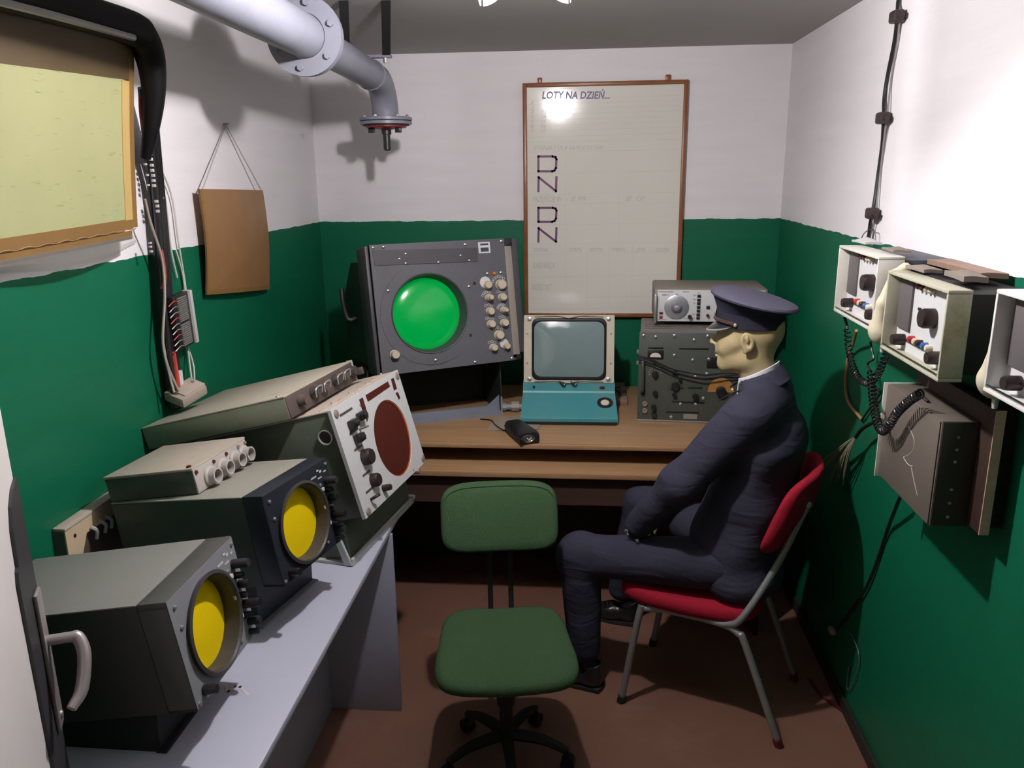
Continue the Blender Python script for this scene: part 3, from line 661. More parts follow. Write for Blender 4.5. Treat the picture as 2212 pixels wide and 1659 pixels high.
# black tube frame: along the top, round the corner and down the far side
fp = [Vector(q)-SO for q in ((-1.225, -2.85, 2.262), (-1.225, -2.35, 2.278), (-1.225, -1.92, 2.285), (-1.228, -1.835, 2.270), (-1.232, -1.795, 2.215), (-1.245, -1.775, 2.13), (-1.27, -1.765, 2.04), (-1.305, -1.755, 1.95))]
mb = MB(); mb.tube(fp, [0.040, 0.042, 0.044, 0.044, 0.040, 0.032, 0.024, 0.015], 14, smooth=6); mb.build('black_frame', 'frame_black', scr)
mb = MB(); mb.tube([Vector(q)-SO for q in ((-1.19, -2.85, 2.232), (-1.188, -2.35, 2.246), (-1.19, -1.95, 2.250))], 0.009, 8, smooth=6); mb.build('frame_trim', 'steel', scr)
mb = MB(); mb.bb(Vector((-1.3715, -2.75, 2.22))-SO, Vector((-1.30, -2.72, 2.245))-SO); mb.bb(Vector((-1.3715, -1.90, 2.22))-SO, Vector((-1.30, -1.87, 2.245))-SO); mb.build('wall_bracket', 'black', scr)

# ------------------------------------------------------------------ cable loom down the left wall
loom = thing('cable_loom', 'bundle of black cables with white tags running down left wall beside the screen', 'cables', loc=(-1.35, -1.7, 1.17))
LO = Vector((-1.35, -1.7, 1.17))
lx = -1.335
def lp(x, y, X=lx): return at(x, y, 'x', X)-LO
def loompath(off, X=lx): return [lp(312+off, 190, -1.28), lp(322+off, 300, -1.31), lp(333+off, 420, X), lp(342+off, 520, X), lp(350+off, 640, X), lp(362+off, 760, X), lp(378+off, 880, X)]
for i, (off, X, r) in enumerate(((-4, -1.345, 0.014), (8, -1.345, 0.014), (2, -1.325, 0.010), (16, -1.350, 0.012))):
    mb = MB(); mb.tube(loompath(off, X), r, 8, smooth=5); mb.build('black_cable', 'black', loom)
mb = MB(); mb.tube([lp(305, 200, -1.29), lp(306, 240, -1.29), lp(312, 290, -1.31)], 0.008, 8, smooth=4); mb.build('red_cable', 'wire_red', loom)
mb = MB(); mb.tube([lp(347, 540, -1.322), lp(354, 590, -1.32), lp(352, 625, -1.32)], 0.008, 8, smooth=4); mb.build('red_cable', 'wire_red', loom)
mb = MB(); mb.tube([lp(374, 760, -1.33), lp(380, 800, -1.325), lp(386, 845, -1.32)], 0.008, 8, smooth=4); mb.build('red_cable', 'wire_red', loom)
MB().cyl(lp(386, 800, -1.325), lp(392, 845, -1.32), 0.011, seg=12).build('white_sleeve', 'silver', loom)
mb = MB(); mb.tube([lp(321, 205, -1.33), lp(338, 280, -1.34), lp(346, 360, -1.345), lp(352, 430, -1.345)], 0.005, 6, smooth=5); mb.tube([lp(320, 205, -1.34), lp(331, 280, -1.345), lp(340, 350, -1.345)], 0.004, 6, smooth=5); mb.build('loose_black_wire', 'black', loom)
tags = [(323, 310), (324.5, 321), (325, 332), (326, 344), (328, 357), (329, 368), (331, 379), (332, 390), (333, 401), (338, 435), (340, 445), (341, 456)]
for x, y in tags: MB().box(lp(x, y, -1.309), (0.008, 0.011, 0.0085), 0.001).build('white_tag', 'silver', loom)
for x, y in ((306, 285), (308, 308), (311, 332), (314, 355), (318, 378), (320, 400), (324, 525), (325, 533), (327, 543)): MB().box(lp(x, y, -1.311), (0.007, 0.010, 0.006), 0.001).build('white_tag', 'silver', loom)
# terminal block with comb of contacts
tb_ = thing('terminal_block', 'black comb-like terminal block with grey pins hanging on the cable bundle', 'connector', loc=lp(378, 750, -1.33)+LO)
TO = lp(378, 750, -1.33)+LO
A = at(385, 634, 'x', -1.325); B = at(402, 746, 'x', -1.325); ax = (B-A); L_ = ax.length
Rt = ax.to_track_quat('-Z', 'Y').to_matrix()
cen = (A+B)/2-TO
yb = Vector((0, 1, 0)); zb = ax.normalized(); xb = yb.cross(zb).normalized(); yb = zb.cross(xb)
Rt = Matrix((xb, yb, zb)).transposed()
MB().box(cen+yb*-0.012, (0.024, 0.105, L_), 0.002, Rt).build('block_body', 'black', tb_)
MB().box(cen+yb*0.046+xb*-0.006, (0.03, 0.016, L_*1.02), 0.002, Rt).build('white_edge', 'silver', tb_)
for k in range(24):
    if k == 12: continue
    p_ = cen + zb*(L_*(-0.44+0.88*k/23)) + xb*-0.014
    MB().box(p_+yb*-0.012, (0.006, 0.058, 0.0042), 0, Rt).build('pin', 'comb', tb_)
for k in range(9):
    p_ = cen + zb*(L_*(-0.40+0.84*k/8)) + xb*-0.012
    MB().tube([p_+yb*-0.04, p_+yb*-0.07+Vector((0.006, 0, 0.006)), p_+yb*-0.095+Vector((0, 0, -0.005))], 0.002, 5, smooth=3).build('lead', 'comb' if k % 3 else 'wire_red', tb_)
# thin pale flexes hanging in loops down to a small ceramic box
fx = thing('pale_flex', 'thin pale flexes looping down left wall to a small beige box', 'cables', loc=(-1.35, -1.6, 1.2)); FO = Vector((-1.35, -1.6, 1.2))
def fp_(*q): return [at(x, y, 'x', X)-FO for x, y, X in q]
for q in ([(331, 348, -1.34), (352, 375, -1.355), (372, 430, -1.36), (385, 520, -1.36), (398, 600, -1.36), (408, 680, -1.355), (402, 730, -1.36), (418, 790, -1.34), (420, 838, -1.315)],
          [(331, 362, -1.335), (350, 400, -1.35), (360, 450, -1.36), (370, 540, -1.36), (383, 600, -1.36)],
          [(380, 540, -1.36), (396, 600, -1.36), (403, 680, -1.36), (407, 760, -1.35), (416, 835, -1.32)]):
    mb = MB(); mb.tube(fp_(*q), 0.0032, 6, smooth=6); mb.build('flex', 'cord_green', fx)
for q in ([(313, 430, -1.30), (325, 480, -1.305), (350, 560, -1.312), (356, 640, -1.31), (352, 740, -1.312), (366, 810, -1.31), (376, 848, -1.30)],
          [(352, 740, -1.313), (362, 790, -1.31), (386, 845, -1.30)]):
    mb = MB(); mb.tube(fp_(*q), 0.0042, 6, smooth=6); mb.build('flex', 'cord_beige', fx)
jb = thing('junction_box', 'small beige ceramic connector box hanging at the lower end of flexes', 'box', loc=at(404, 868, 'x', -1.30)); 
Rj = Euler((D(14), D(12), D(-20))).to_matrix()
MB().box((0, 0, 0.030), (0.085, 0.105, 0.034), 0.006, Rj).build('box_body', 'cord_beige', jb)
MB().box((0.006, 0.003, 0.050), (0.07, 0.088, 0.006), 0.003, Rj).build('lid', 'dusty', jb)
for s_ in (-0.032, 0.032): MB().cyl(Rj@Vector((0, s_, 0))+Vector((0, 0, 0.046)), Rj@Vector((0, s_, 0))+Vector((0.002, 0, 0.057)), 0.006, seg=10).build('screw', 'brass', jb)

# ------------------------------------------------------------------ brown card on a string
cdc = [at(430, 408, 'x', -1.335), at(568, 411, 'x', -1.335), at(582, 625, 'x', -1.348), at(447, 637, 'x', -1.348)]
card = thing('brown_card', 'blank brown translucent card hanging by a string from nail on left wall', 'card', loc=cdc[3]); CO = cdc[3].copy()
def cf(u, v):
    p = cdc[0].lerp(cdc[1], u).lerp(cdc[3].lerp(cdc[2], u), v)
    return p-CO+Vector((0.014*math.sin(PI*u)+0.012*math.sin(PI*v), 0, 0))
MB().thick(cf, 12, 14, (-0.005, 0, 0)).build('card_sheet', 'brown_card', card)
MB().thick(lambda u, v: cf(0.0+u*0.028, v)+Vector((0.001, 0, 0)), 2, 14, (-0.007, 0, 0)).build('edge_strip', 'parch_hem', card)
MB().thick(lambda u, v: cf(u, 0.955+v*0.045)+Vector((0.001, 0, 0)), 12, 2, (-0.007, 0, 0)).build('bottom_strip', 'parch_hem', card)
nail = at(488, 270, 'x', -1.362)-CO
mb = MB(); mb.tube([cf(0.04, 0), nail], 0.0028, 6); mb.tube([nail, cf(0.96, 0)], 0.0028, 6); mb.build('string', 'string', card)
MB().cyl(nail+Vector((-0.009, 0, 0.002)), nail+Vector((0.012, 0, 0.004)), 0.004, seg=8).build('nail', 'steel', card)
# bare hook in the wall
hk = at(648, 290, 'x', -1.3715); o = MB().tube([hk, hk+Vector((0.02, 0, 0.004)), hk+Vector((0.028, 0, -0.006)), hk+Vector((0.024, 0, -0.016))], 0.0035, 6, smooth=4).build('wall_hook', 'silver'); tag(o, 'tiny white hook alone on the white left wall near corner', 'hook')

# ================================================================== BENCH ON THE LEFT
BT = 0.72
bench = thing('grey_bench', 'long lavender-grey laminate bench along left wall carrying the scopes', 'bench', loc=(-1.0, -2.15, 0)); BNO = Vector((-1.0, -2.15, 0))
MB().bb(Vector((XL+0.002, -2.86, BT-0.020))-BNO, Vector((-0.658, -1.42, BT))-BNO, 0.002).build('bench_top', 'bench', bench)
MB().bb(Vector((XL+0.004, -1.645, 0))-BNO, Vector((-0.653, -1.627, BT-0.0205))-BNO, 0.001).build('end_panel', 'bench_panel', bench)
MB().bb(Vector((XL+0.004, -2.845, 0))-BNO, Vector((-0.70, -2.827, BT-0.0205))-BNO, 0.001).build('end_panel', 'bench_panel', bench)
MB().bb(Vector((-0.928, -2.826, 0.0))-BNO, Vector((-0.910, -1.646, BT-0.0205))-BNO, 0.001).build('front_panel', 'bench_panel', bench)
# scribble of white paint on the bench top
mb = MB(); zz = BT+0.0006
def bt(x, y): q = at(x, y, 'z', BT); return (q.x, q.y)
strokes(mb, [[bt(487, 1478), bt(493, 1494), bt(508, 1483), bt(519, 1484), bt(535, 1500)], [bt(512, 1452), bt(517, 1449)]], 0.0075, to=lambda a, b: (a-BNO.x, b-BNO.y, zz)); mb.build('paint_mark', 'panel_white', bench, flat=True)

def scope(name, label, O, yaw, tilt, cas, bez, front, W=0.30, H=0.246, bz=0.062, dep=0.44, plinth=0.15, pl_in=0.045):
    F = frame(O, yaw, tilt)
    base = F @ Vector((-dep/2, W/2, -H))
    base.z = BT
    Rz = Matrix.Rotation(D(yaw), 4, 'Z'); root = thing(name, label, 'oscilloscope', Matrix.Translation(base) @ Rz)
    Q = (Matrix.Translation(base) @ Rz).inverted() @ F         # local scope frame -> root frame
    R3 = Q.to_3x3()
    def part(nm, mb, m_, **k):
        o = mb.build(nm, m_, root, **k); o.matrix_local = Q; return o
    part('casing', MB().bb((-dep, 0, -H), (0, W, -0.0), 0.004), cas)
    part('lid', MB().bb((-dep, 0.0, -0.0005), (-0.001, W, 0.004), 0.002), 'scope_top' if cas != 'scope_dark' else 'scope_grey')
    cy, cz, rr = 0.140, -0.125, 0.104
    # bezel: four-sided collar carrying the front panel
    mb = MB(); t = 0.010
    mb.bb((0.0, 0, -t), (bz, W, 0.004), 0.002); mb.bb((0.0, 0, -H), (bz, t, -t), 0.002); mb.bb((0.0, W-t, -H), (bz, W, -t), 0.002); mb.bb((0.0, 0, -H), (bz, W, -H+t), 0.002)
    part('bezel', mb, bez)
    mb = MB(); mb.plate_hole(0.002, W-0.002, -H+0.002, 0.002, cy, cz, rr, bz-0.006, bz+0.001); fp_ = part('front_panel', mb, front, sharp=0.5)
    mb = MB(); n = 44
    mb.lathe([(rr+0.004, 0.001), (rr+0.008, 0.010), (rr, 0.012), (rr-0.004, 0.008), (rr-0.008, -0.028)], (bz, cy, cz), (1, 0, 0), n, caps=False); part('screen_ring', mb, 'ring')
    mb = MB(); mb.lathe([(rr-0.004, -0.030), (rr-0.004, -0.028), (rr*0.5, -0.024), (0.002, -0.023)], (bz, cy, cz), (1, 0, 0), n); part('yellow_screen', mb, 'yellow')
    kn = [(0.272, -0.055, 0.011, 0.040), (0.268, -0.082, 0.008, 0.022), (0.276, -0.108, 0.010, 0.026), (0.268, -0.132, 0.008, 0.018), (0.274, -0.158, 0.011, 0.042), (0.266, -0.182, 0.008, 0.020), (0.276, -0.204, 0.010, 0.030), (0.268, -0.228, 0.008, 0.022), (0.040, -0.222, 0.011, 0.030)]
    for i, (y, z, r, h) in enumerate(kn):
        o = knob(root, (bz, y, z), (1, 0, 0), r, h, 'black' if i % 3 else 'black_matte'); o.matrix_local = Q
        if i in (1, 3, 5):
            o2 = MB().box((bz+0.004, y-0.022, z+0.008), (0.006, 0.016, 0.010), 0.001).build('label_tab', 'ltgrey', root); o2.matrix_local = Q
    for (y, z) in ((0.022, -0.020), (0.026, -0.068), (0.245, -0.060), (0.222, -0.222), (0.012, -0.235), (0.288, -0.012)):
        part('screw', MB().lathe([(0.005, 0), (0.005, 0.003), (0.002, 0.0045)], (bz+0.001, y, z), (1, 0, 0), 10), 'steel')
    mb = MB()
    for (y, z, a, b) in ((0.222, -0.030, 0.026, 0.004), (0.258, -0.024, 0.010, 0.006), (0.250, -0.040, 0.02, 0.003), (0.278, -0.030, 0.012, 0.004), (0.246, -0.018, 0.010, 0.004)):
        mb.box((bz+0.0015, y, z), (0.001, a, b))
    part('panel_marks', mb, 'ltgrey')
    # wedge plinth between bench and tilted case
    iQ = Q.inverted()
    fx_, bx_ = -pl_in, -dep+0.03
    pf, pb = Q @ Vector((fx_, 0, -H)), Q @ Vector((bx_, 0, -H))
    y0, y1 = pl_in*0.6, W-pl_in*0.3
    poly = [(pb.x, 0.0), (pf.x-0.004, 0.0), (pf.x, pf.z-0.001), (pb.x, max(0.01, pb.z-0.001))]
    yo = (Q @ Vector((0, y0, 0))).y; y2 = (Q @ Vector((0, y1, 0))).y
    o = MB().prism([(x, yo, z) for x, z in poly], (0, y2-yo, 0)).build('plinth', front if front == 'navy' else 'black_matte', root, flat=True)
    MB().bb((pf.x-0.012, yo-0.004, 0.0), (pf.x+0.012, y2+0.008, 0.008), 0.001).build('plinth_rail', 'scope_grey2' if front == 'navy' else 'black_matte', root)
    return root
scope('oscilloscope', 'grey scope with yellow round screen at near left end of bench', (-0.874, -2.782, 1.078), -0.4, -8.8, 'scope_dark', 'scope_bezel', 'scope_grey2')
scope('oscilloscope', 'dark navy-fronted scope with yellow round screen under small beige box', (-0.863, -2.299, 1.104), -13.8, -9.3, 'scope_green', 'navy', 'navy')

# small beige socket box on the second scope
F = frame((-1.027, -2.224, 1.153), -6.8, -9.3)
sx, sy, sz = 0.274, 0.262, 0.071
root = thing('socket_box', 'small dusty beige box with four round sockets on top of navy scope', 'box', F @ Matrix.Translation((-sx/2, sy/2, -sz)))
off = Vector((sx/2, -sy/2, sz))
def V(x, y, z): return Vector((x, y, z))+off
MB().bb(V(-sx, 0, -sz), V(-0.002, sy, -0.004), 0.003).build('box_body', 'smallbox_side', root)
MB().bb(V(-sx-0.002, -0.003, -0.006), V(0.003, sy+0.003, 0.002), 0.003).build('lid', 'smallbox', root)
MB().bb(V(-0.003, 0.0, -sz), V(0.003, sy, -0.004), 0.002).build('front_plate', 'socket', root)
for y in (0.062, 0.124, 0.188, 0.236):
    mb = MB(); mb.lathe([(0.027, 0), (0.027, 0.006), (0.021, 0.010), (0.021, 0.028), (0.0165, 0.028), (0.0165, 0.006)], V(0.002, y, -0.044), (1, 0, 0), 24, caps=False); so = mb.build('socket', 'socket', root)
    MB().disc(V(0.004, y, -0.044), (1, 0, 0), 0.017, 0.003, 20).build('socket_hole', 'black', so)
for y in (0.010, 0.093, 0.156, 0.218, 0.256):
    MB().lathe([(0.006, 0), (0.005, 0.004)], V(0.003, y, -0.014), (1, 0, 0), 10).build('screw', 'dark_red' if y < .2 else 'brass', root)
MB().lathe([(0.007, 0), (0.006, 0.005)], V(-0.012, 0.008, 0.002), (0, 0, 1), 10).build('screw', 'dark_red', root)

# ------------------------------------------------------------------ tilted rack unit with red filter
F = frame((-0.746, -1.910, 1.223), -9.5, -15.2)
W_, H_ = 0.514, 0.350
rb = F @ Vector((-0.28, W_/2, -0.4)); rb.z = BT
Rz = Matrix.Rotation(D(-9.5), 4, 'Z')
RM = Matrix.Translation(rb) @ Rz
rack = thing('indicator_unit', 'olive tilted cabinet with white front panel and large red-brown round filter', 'equipment', RM)
Q = RM.inverted() @ F
def rp(nm, mb, m_, par=None, **k):
    o = mb.build(nm, m_, par or rack, **k); o.matrix_local = Q if par is None else Matrix.Identity(4); return o
rp('cabinet', MB().bb((-0.50, 0.010, -H_+0.004), (-0.016, W_-0.010, -0.006), 0.004), 'rack_green')
rp('cabinet_top', MB().bb((-0.50, 0.008, -0.007), (-0.014, W_-0.008, -0.001), 0.002), 'dusty')
# lower wedge standing on the bench
fl = Q @ Vector((-0.105, 0, -0.485)); c1 = Q @ Vector((-0.085, 0, -H_+0.002)); c2 = Q @ Vector((-0.48, 0, -H_+0.002))
zf = max(0.012, fl.z)
poly = [(c1.x, c1.z), (fl.x, 0.012), (fl.x-0.30, 0.012), (c2.x, max(0.02, c2.z))]
yl = (Q @ Vector((0, 0.012, 0))).y
MB().prism([(x, yl, z) for x, z in poly], (0, W_-0.024, 0)).build('lower_body', 'rack_green', rack, flat=True)
# pale tray under the cabinet with an upturned lip
mb = MB(); ly = yl-0.012; lw = W_
mb.bb((fl.x-0.32, ly, 0.0), (fl.x+0.012, ly+lw, 0.012), 0.003)
mb.bb((fl.x+0.004, ly, 0.0), (fl.x+0.014, ly+lw, 0.026), 0.003)
up_ = Vector((-0.262, 0, 0.966))
mb.prism([(fl.x+0.010, ly-0.004, 0.004), (fl.x-0.014, ly-0.004, 0.004), (fl.x-0.014-0.035, ly-0.004, 0.105), (fl.x-0.030, ly-0.004, 0.105)], (0, 0.010, 0))
mb.build('base_tray', 'lever_grey', rack, flat=True)
MB().bb((fl.x-0.02, ly+lw-0.02, 0.02), (fl.x+0.02, ly+lw, 0.032), 0.002).build('latch', 'lever_grey', rack)
CY, CZ, RR = 0.330, -0.197, 0.131
mb = MB(); mb.plate_hole(0, W_, -H_, 0, CY, CZ, RR, -0.012, 0.0, seg=56); fpan = rp('front_panel', mb, 'panel_white', sharp=0.5)
MB().lathe([(RR+0.001, -0.003), (RR-0.004, -0.003), (RR-0.004, -0.009), (RR+0.001, -0.009)], (0, CY, CZ), (1, 0, 0), 56, caps=False).build('filter_edge', 'orange_rim', fpan)
MB().disc((-0.0085, CY, CZ), (1, 0, 0), RR-0.002, 0.003, 56).build('round_filter', 'redbrown', fpan)
def win(poly, m_='redbrown', nm='window_slot'):
    MB().prism([(0.0003, a, b) for a, b in poly], (0.0008, 0, 0)).build(nm, m_, fpan, flat=True)
win([(0.232, -0.017), (0.412, -0.017), (0.417, -0.037), (0.234, -0.040)])
win([(0.441, -0.016), (0.463, -0.017), (0.463, -0.058), (0.438, -0.057)])
win([(0.443, -0.068), (0.462, -0.069), (0.467, -0.092), (0.453, -0.096)])
win([(0.183, -0.018), (0.209, -0.018), (0.208, -0.058), (0.182, -0.058)])
win([(0.187, -0.071), (0.209, -0.071), (0.208, -0.083), (0.188, -0.096)])
for a, b, z in ((0.041, 0.125, -0.030), (0.058, 0.114, -0.149), (0.060, 0.113, -0.233), (0.047, 0.108, -0.284)): win([(a, z-0.003), (b, z-0.003), (b, z+0.004), (a, z+0.004)], 'boxfront')
for y, z in ((0.023, -0.018), (0.494, -0.018), (0.497, -0.332), (0.026, -0.337)):
    MB().lathe([(0.013, 0), (0.012, 0.004), (0.006, 0.006)], (0, y, z), (1, 0, 0), 14).build('panel_screw', 'brass', fpan)
for y, z in ((0.150, -0.064), (0.086, -0.070), (0.094, -0.120)):       # dark toggle switches in black guards
    g = MB().box((0.012, y, z), (0.024, 0.040, 0.026), 0.004).build('switch', 'black', fpan)
    MB().box((0.026, y-0.004, z+0.002), (0.012, 0.024, 0.010), 0.003).build('switch_cap', 'brown_knob', g)
win([(0.108, -0.076), (0.128, -0.084), (0.120, -0.098), (0.060, -0.100), (0.066, -0.090)], 'black', 'switch_mark'); win([(0.080, -0.132), (0.094, -0.132), (0.094, -0.146), (0.066, -0.146)], 'boxgreen', 'switch_mark')
MB().cyl((0, 0.128, -0.100), (0.032, 0.133, -0.097), 0.0045, 0.003, 8).build('toggle', 'brass', fpan)
knob(fpan, (0, 0.104, -0.186), (1, 0, 0), 0.026, 0.028, 'brown_knob'); knob(fpan, (0, 0.110, -0.266), (1, 0, 0), 0.022, 0.024, 'brown_knob')
knob(fpan, (0, 0.158, -0.312), (1, 0, 0), 0.011, 0.028, 'brown_knob'); MB().tube([(0, 0.064, -0.312), (0.018, 0.064, -0.306), (0.026, 0.078, -0.305)], 0.005, 8, smooth=3).build('toggle', 'brown_knob', fpan)
for y, z in ((0.178, -0.036), (0.40, -0.340)): MB().lathe([(0.004, 0), (0.003, 0.002)], (0, y, z), (1, 0, 0), 8).build('panel_screw', 'steel', fpan)
o = MB().lathe([(0.010, 0), (0.010, 0.020)], (-0.01, 0.43, -H_-0.006), (1, 0, 0), 10).build('catch', 'brass', rack); o.matrix_local = Q
for i in range(8):
    y = 0.035+i*0.062; o = MB().lathe([(0.015, 0), (0.013, 0.002), (0.004, 0.003), (0.004, 0.009 if i % 2 else 0.004)], (-0.045, y, -0.001), (0, 0, 1), 14).build('top_screw', 'dusty', rack); o.matrix_local = Q
o = MB().lathe([(0.024, 0), (0.024, -0.006), (0.020, -0.006), (0.020, -0.001)], (-0.049, 0.010, -0.078), (0, 1, 0), 24, caps=False).build('side_port', 'lever_grey', rack); o.matrix_local = Q
o2 = MB().disc((-0.049, 0.0075, -0.078), (0, 1, 0), 0.021, 0.002, 24).build('port_hole', 'black', rack); o2.matrix_local = Q

# ------------------------------------------------------------------ sage box with plugs on the rack
F = frame((-0.874, -1.930, 1.270), -8.3, -14.5)
sx, sy, sz = 0.52, 0.463, 0.072
root = thing('sage_equipment_box', 'flat sage-green box with rusty brown plug front lying on the olive cabinet', 'equipment', F @ Matrix.Translation((-sx/2, sy/2, -sz)))
off = Vector((sx/2, -sy/2, sz))
MB().bb(V(-sx, 0, -sz+0.001), V(-0.004, sy, -0.003), 0.003).build('box_body', 'boxgreen', root)
MB().bb(V(-sx-0.001, -0.001, -0.004), V(-0.002, sy+0.001, 0.001), 0.0015).build('lid', 'boxtop', root)
MB().bb(V(-0.006, 0.002, -sz+0.003), V(-0.001, sy-0.002, -0.004), 0.001).build('plug_front', 'boxfront', root)
for i, (y, z) in enumerate(((0.073, -0.036), (0.157, -0.032), (0.216, -0.031), (0.312, -0.031), (0.366, -0.030), (0.430, -0.030))):
    mb = MB(); mb.lathe([(0.019, 0), (0.019, 0.012), (0.015, 0.018), (0.015, 0.026)], V(-0.002, y, z), (1, 0, 0), 20); so = mb.build('plug', 'boxfront' if i % 2 == 0 else 'ring', root)
    if i in (1, 2, 3, 4): MB().tube([V(0.02, y-0.020, z-0.012), V(0.026, y-0.020, z+0.012), V(0.026, y+0.020, z+0.014), V(0.02, y+0.020, z-0.008)], 0.003, 6, smooth=4).build('wire_bail', 'comb', so)
MB().bb(V(-0.002, sy-0.012, -0.052), V(0.035, sy+0.004, -0.028), 0.002).build('clip', 'boxfront', root)
MB().bb(V(-0.02, sy-0.002, -sz), V(0.002, sy+0.006, 0.003), 0.002).build('corner_strip', 'cord_beige', root)
MB().thick(lambda u, v: V(-0.125+0.05*u+0.045*v, 0.075+0.095*v+0.02*u, 0.0012), 3, 4, (0, 0, 0.0008)).build('dust_patch', 'dusty', root)
MB().lathe([(0.007, 0), (0.005, 0.004)], V(-0.03, 0.012, 0.001), (0, 0, 1), 10).build('screw', 'brass', root)

# ------------------------------------------------------------------ old chassis leaning on the wall behind the scopes
ch = thing('open_chassis', 'beige open chassis lying against green left wall behind the scopes', 'chassis', loc=(-1.30, -2.30, BT)); HO = Vector((-1.30, -2.30, BT))
XC = -1.335
ca, cb = at(140, 1143, 'x', XC), at(250, 1074, 'x', XC)
y0, y1, zt = ca.y, cb.y+0.18, ca.z
MB().bb(Vector((-1.3715, y0, zt-0.010))-HO, Vector((XC, y1, zt))-HO, 0.003).build('top_plate', 'dusty', ch)
mb = MB(); mb.prism([Vector((XC-0.001, y0, zt-0.010))-HO, Vector((XC-0.001, y1, zt-0.010))-HO, Vector((XC-0.001, y1, zt-0.075))-HO, Vector((XC-0.001, y0+0.20, zt-0.055))-HO, Vector((XC-0.001, y0+0.085, zt-0.05))-HO, Vector((XC-0.001, y0+0.055, zt-0.10))-HO, Vector((XC-0.001, y0, zt-0.105))-HO], (-0.004, 0, 0)); mb.build('flange_plate', 'chassis', ch, flat=True)
MB().bb(Vector((-1.3715, y0, BT))-HO, Vector((XC-0.006, y0+0.006, zt-0.010))-HO).build('end_plate', 'smallbox_side', ch)
MB().bb(Vector((-1.371, y0+0.01, BT))-HO, Vector((XC-0.012, y1, zt-0.012))-HO, 0.002).build('inner_body', 'boxfront', ch)
for i, yy in enumerate((0.10, 0.14, 0.17, 0.215)):
    MB().tube([Vector((XC+0.001, y0+yy, zt-0.04))-HO, Vector((XC+0.012, y0+yy+0.01, zt-0.055))-HO, Vector((XC+0.006, y0+yy+0.012, zt-0.08))-HO], 0.005, 6, smooth=3).build('bracket', 'lever_grey', ch)
MB().cyl(Vector((XC-0.003, y0+0.035, zt-0.035))-HO, Vector((XC+0.0005, y0+0.035, zt-0.035))-HO, 0.005, seg=12).build('hole', 'black', ch)

# ================================================================== DESK
DZ, DZ2 = 0.72, 0.81
desk = thing('console_desk', 'tan wooden console desk with raised shelf along back wall', 'desk', loc=(-0.15, -0.55, 0)); DO = Vector((-0.15, -0.55, 0))
dx0, dx1 = -1.30, 0.74
MB().bb(Vector((dx0, -1.085, DZ-0.022))-DO, Vector((dx1, -0.10, DZ))-DO, 0.002).build('desk_top', 'desk', desk)
MB().bb(Vector((dx0, -1.0, DZ2-0.018))-DO, Vector((dx1, -0.04, DZ2))-DO, 0.002).build('raised_shelf', 'desk', desk)
for x in (dx0+0.03, dx1-0.05): MB().bb(Vector((x, -0.93, DZ))-DO, Vector((x+0.02, -0.06, DZ2-0.018))-DO).build('shelf_support', 'desk_dk', desk)
MB().bb(Vector((dx0+0.05, -0.62, DZ))-DO, Vector((dx1-0.05, -0.60, DZ2-0.018))-DO).build('shelf_back', 'desk_dk', desk)
MB().bb(Vector((dx0+0.02, -1.05, DZ-0.15))-DO, Vector((dx1-0.02, -1.03, DZ-0.022))-DO).build('apron', 'desk_dk', desk)
MB().bb(Vector((dx0+0.02, -0.40, 0.0))-DO, Vector((dx1-0.02, -0.38, DZ-0.022))-DO).build('modesty_panel', 'desk_dk', desk)
for x in (dx0+0.005, dx1-0.025): MB().bb(Vector((x, -1.05, 0))-DO, Vector((x+0.02, -0.12, DZ-0.022))-DO).build('side_panel', 'desk_dk', desk)
# scratch line near the shelf's front edge is a lipping joint
MB().bb(Vector((dx0, -0.9815, DZ2-0.0005))-DO, Vector((dx1, -0.9800, DZ2+0.0004))-DO).build('lipping_joint', 'desk_dk', desk)
o = MB().bb((-0.30, -0.400, DZ2), (0.205, -0.06, DZ2+0.026), 0.002).build('loose_plank', 'plank'); tag(o, 'pinkish wooden plank on desk behind the small monitor', 'plank')
o = MB().thick(lambda u, v: (-0.40+0.22*u-0.02*v, -0.62-0.21*v+0.03*u, DZ2+0.0006+0.003*math.sin(5*u+3*v)**2), 8, 8, (0, 0, 0.0012)).build('paper_sheet', 'paper'); tag(o, 'crumpled grey-brown paper sheet on desk left of black case', 'paper')
o = MB().tube([Vector((-0.47, -0.665, DZ2+0.004)), Vector((-0.42, -0.68, DZ2+0.004)), Vector((-0.395, -0.745, DZ2+0.004)), Vector((-0.365, -0.80, DZ2+0.004)), Vector((-0.345, -0.83, DZ2+0.004))], 0.0032, 6, smooth=5).build('thin_black_cord', 'black'); tag(o, 'thin black cord on desk leading to the black case', 'cord')
mb = MB()
for k in range(7):
    a = random.uniform(0, 2*PI); c = Vector((0.165+random.uniform(-.02, .02), -0.30+random.uniform(-.05, .03), DZ2+0.036))
    mb.tube([c, c+Vector((0.03*math.cos(a), 0.03*math.sin(a), 0.014)), c+Vector((0.055*math.cos(a+.5), 0.05*math.sin(a+.5), 0.001))], 0.004, 6, smooth=4)
o = mb.build('cable_tangle', 'black'); tag(o, 'tangle of short black cable ends on plank right of monitor', 'cable')
# pipe union lying between stand and monitor
pu = thing('pipe_union', 'short grey pipe union lying on desk between radar stand and monitor', 'pipe fitting', loc=(-0.335, -0.53, DZ2)); 
MB().cyl((-0.05, 0, 0.022), (0.055, 0.012, 0.022), 0.015, seg=18).build('pipe_stub', 'bluegrey', pu)
MB().cyl((-0.005, 0.005, 0.024), (0.030, 0.009, 0.024), 0.024, seg=8).build('union_nut', 'strip', pu)
MB().cyl((-0.050, 0.0, 0.022), (-0.030, 0.002, 0.022), 0.020, seg=8).build('end_nut', 'bluegrey', pu)
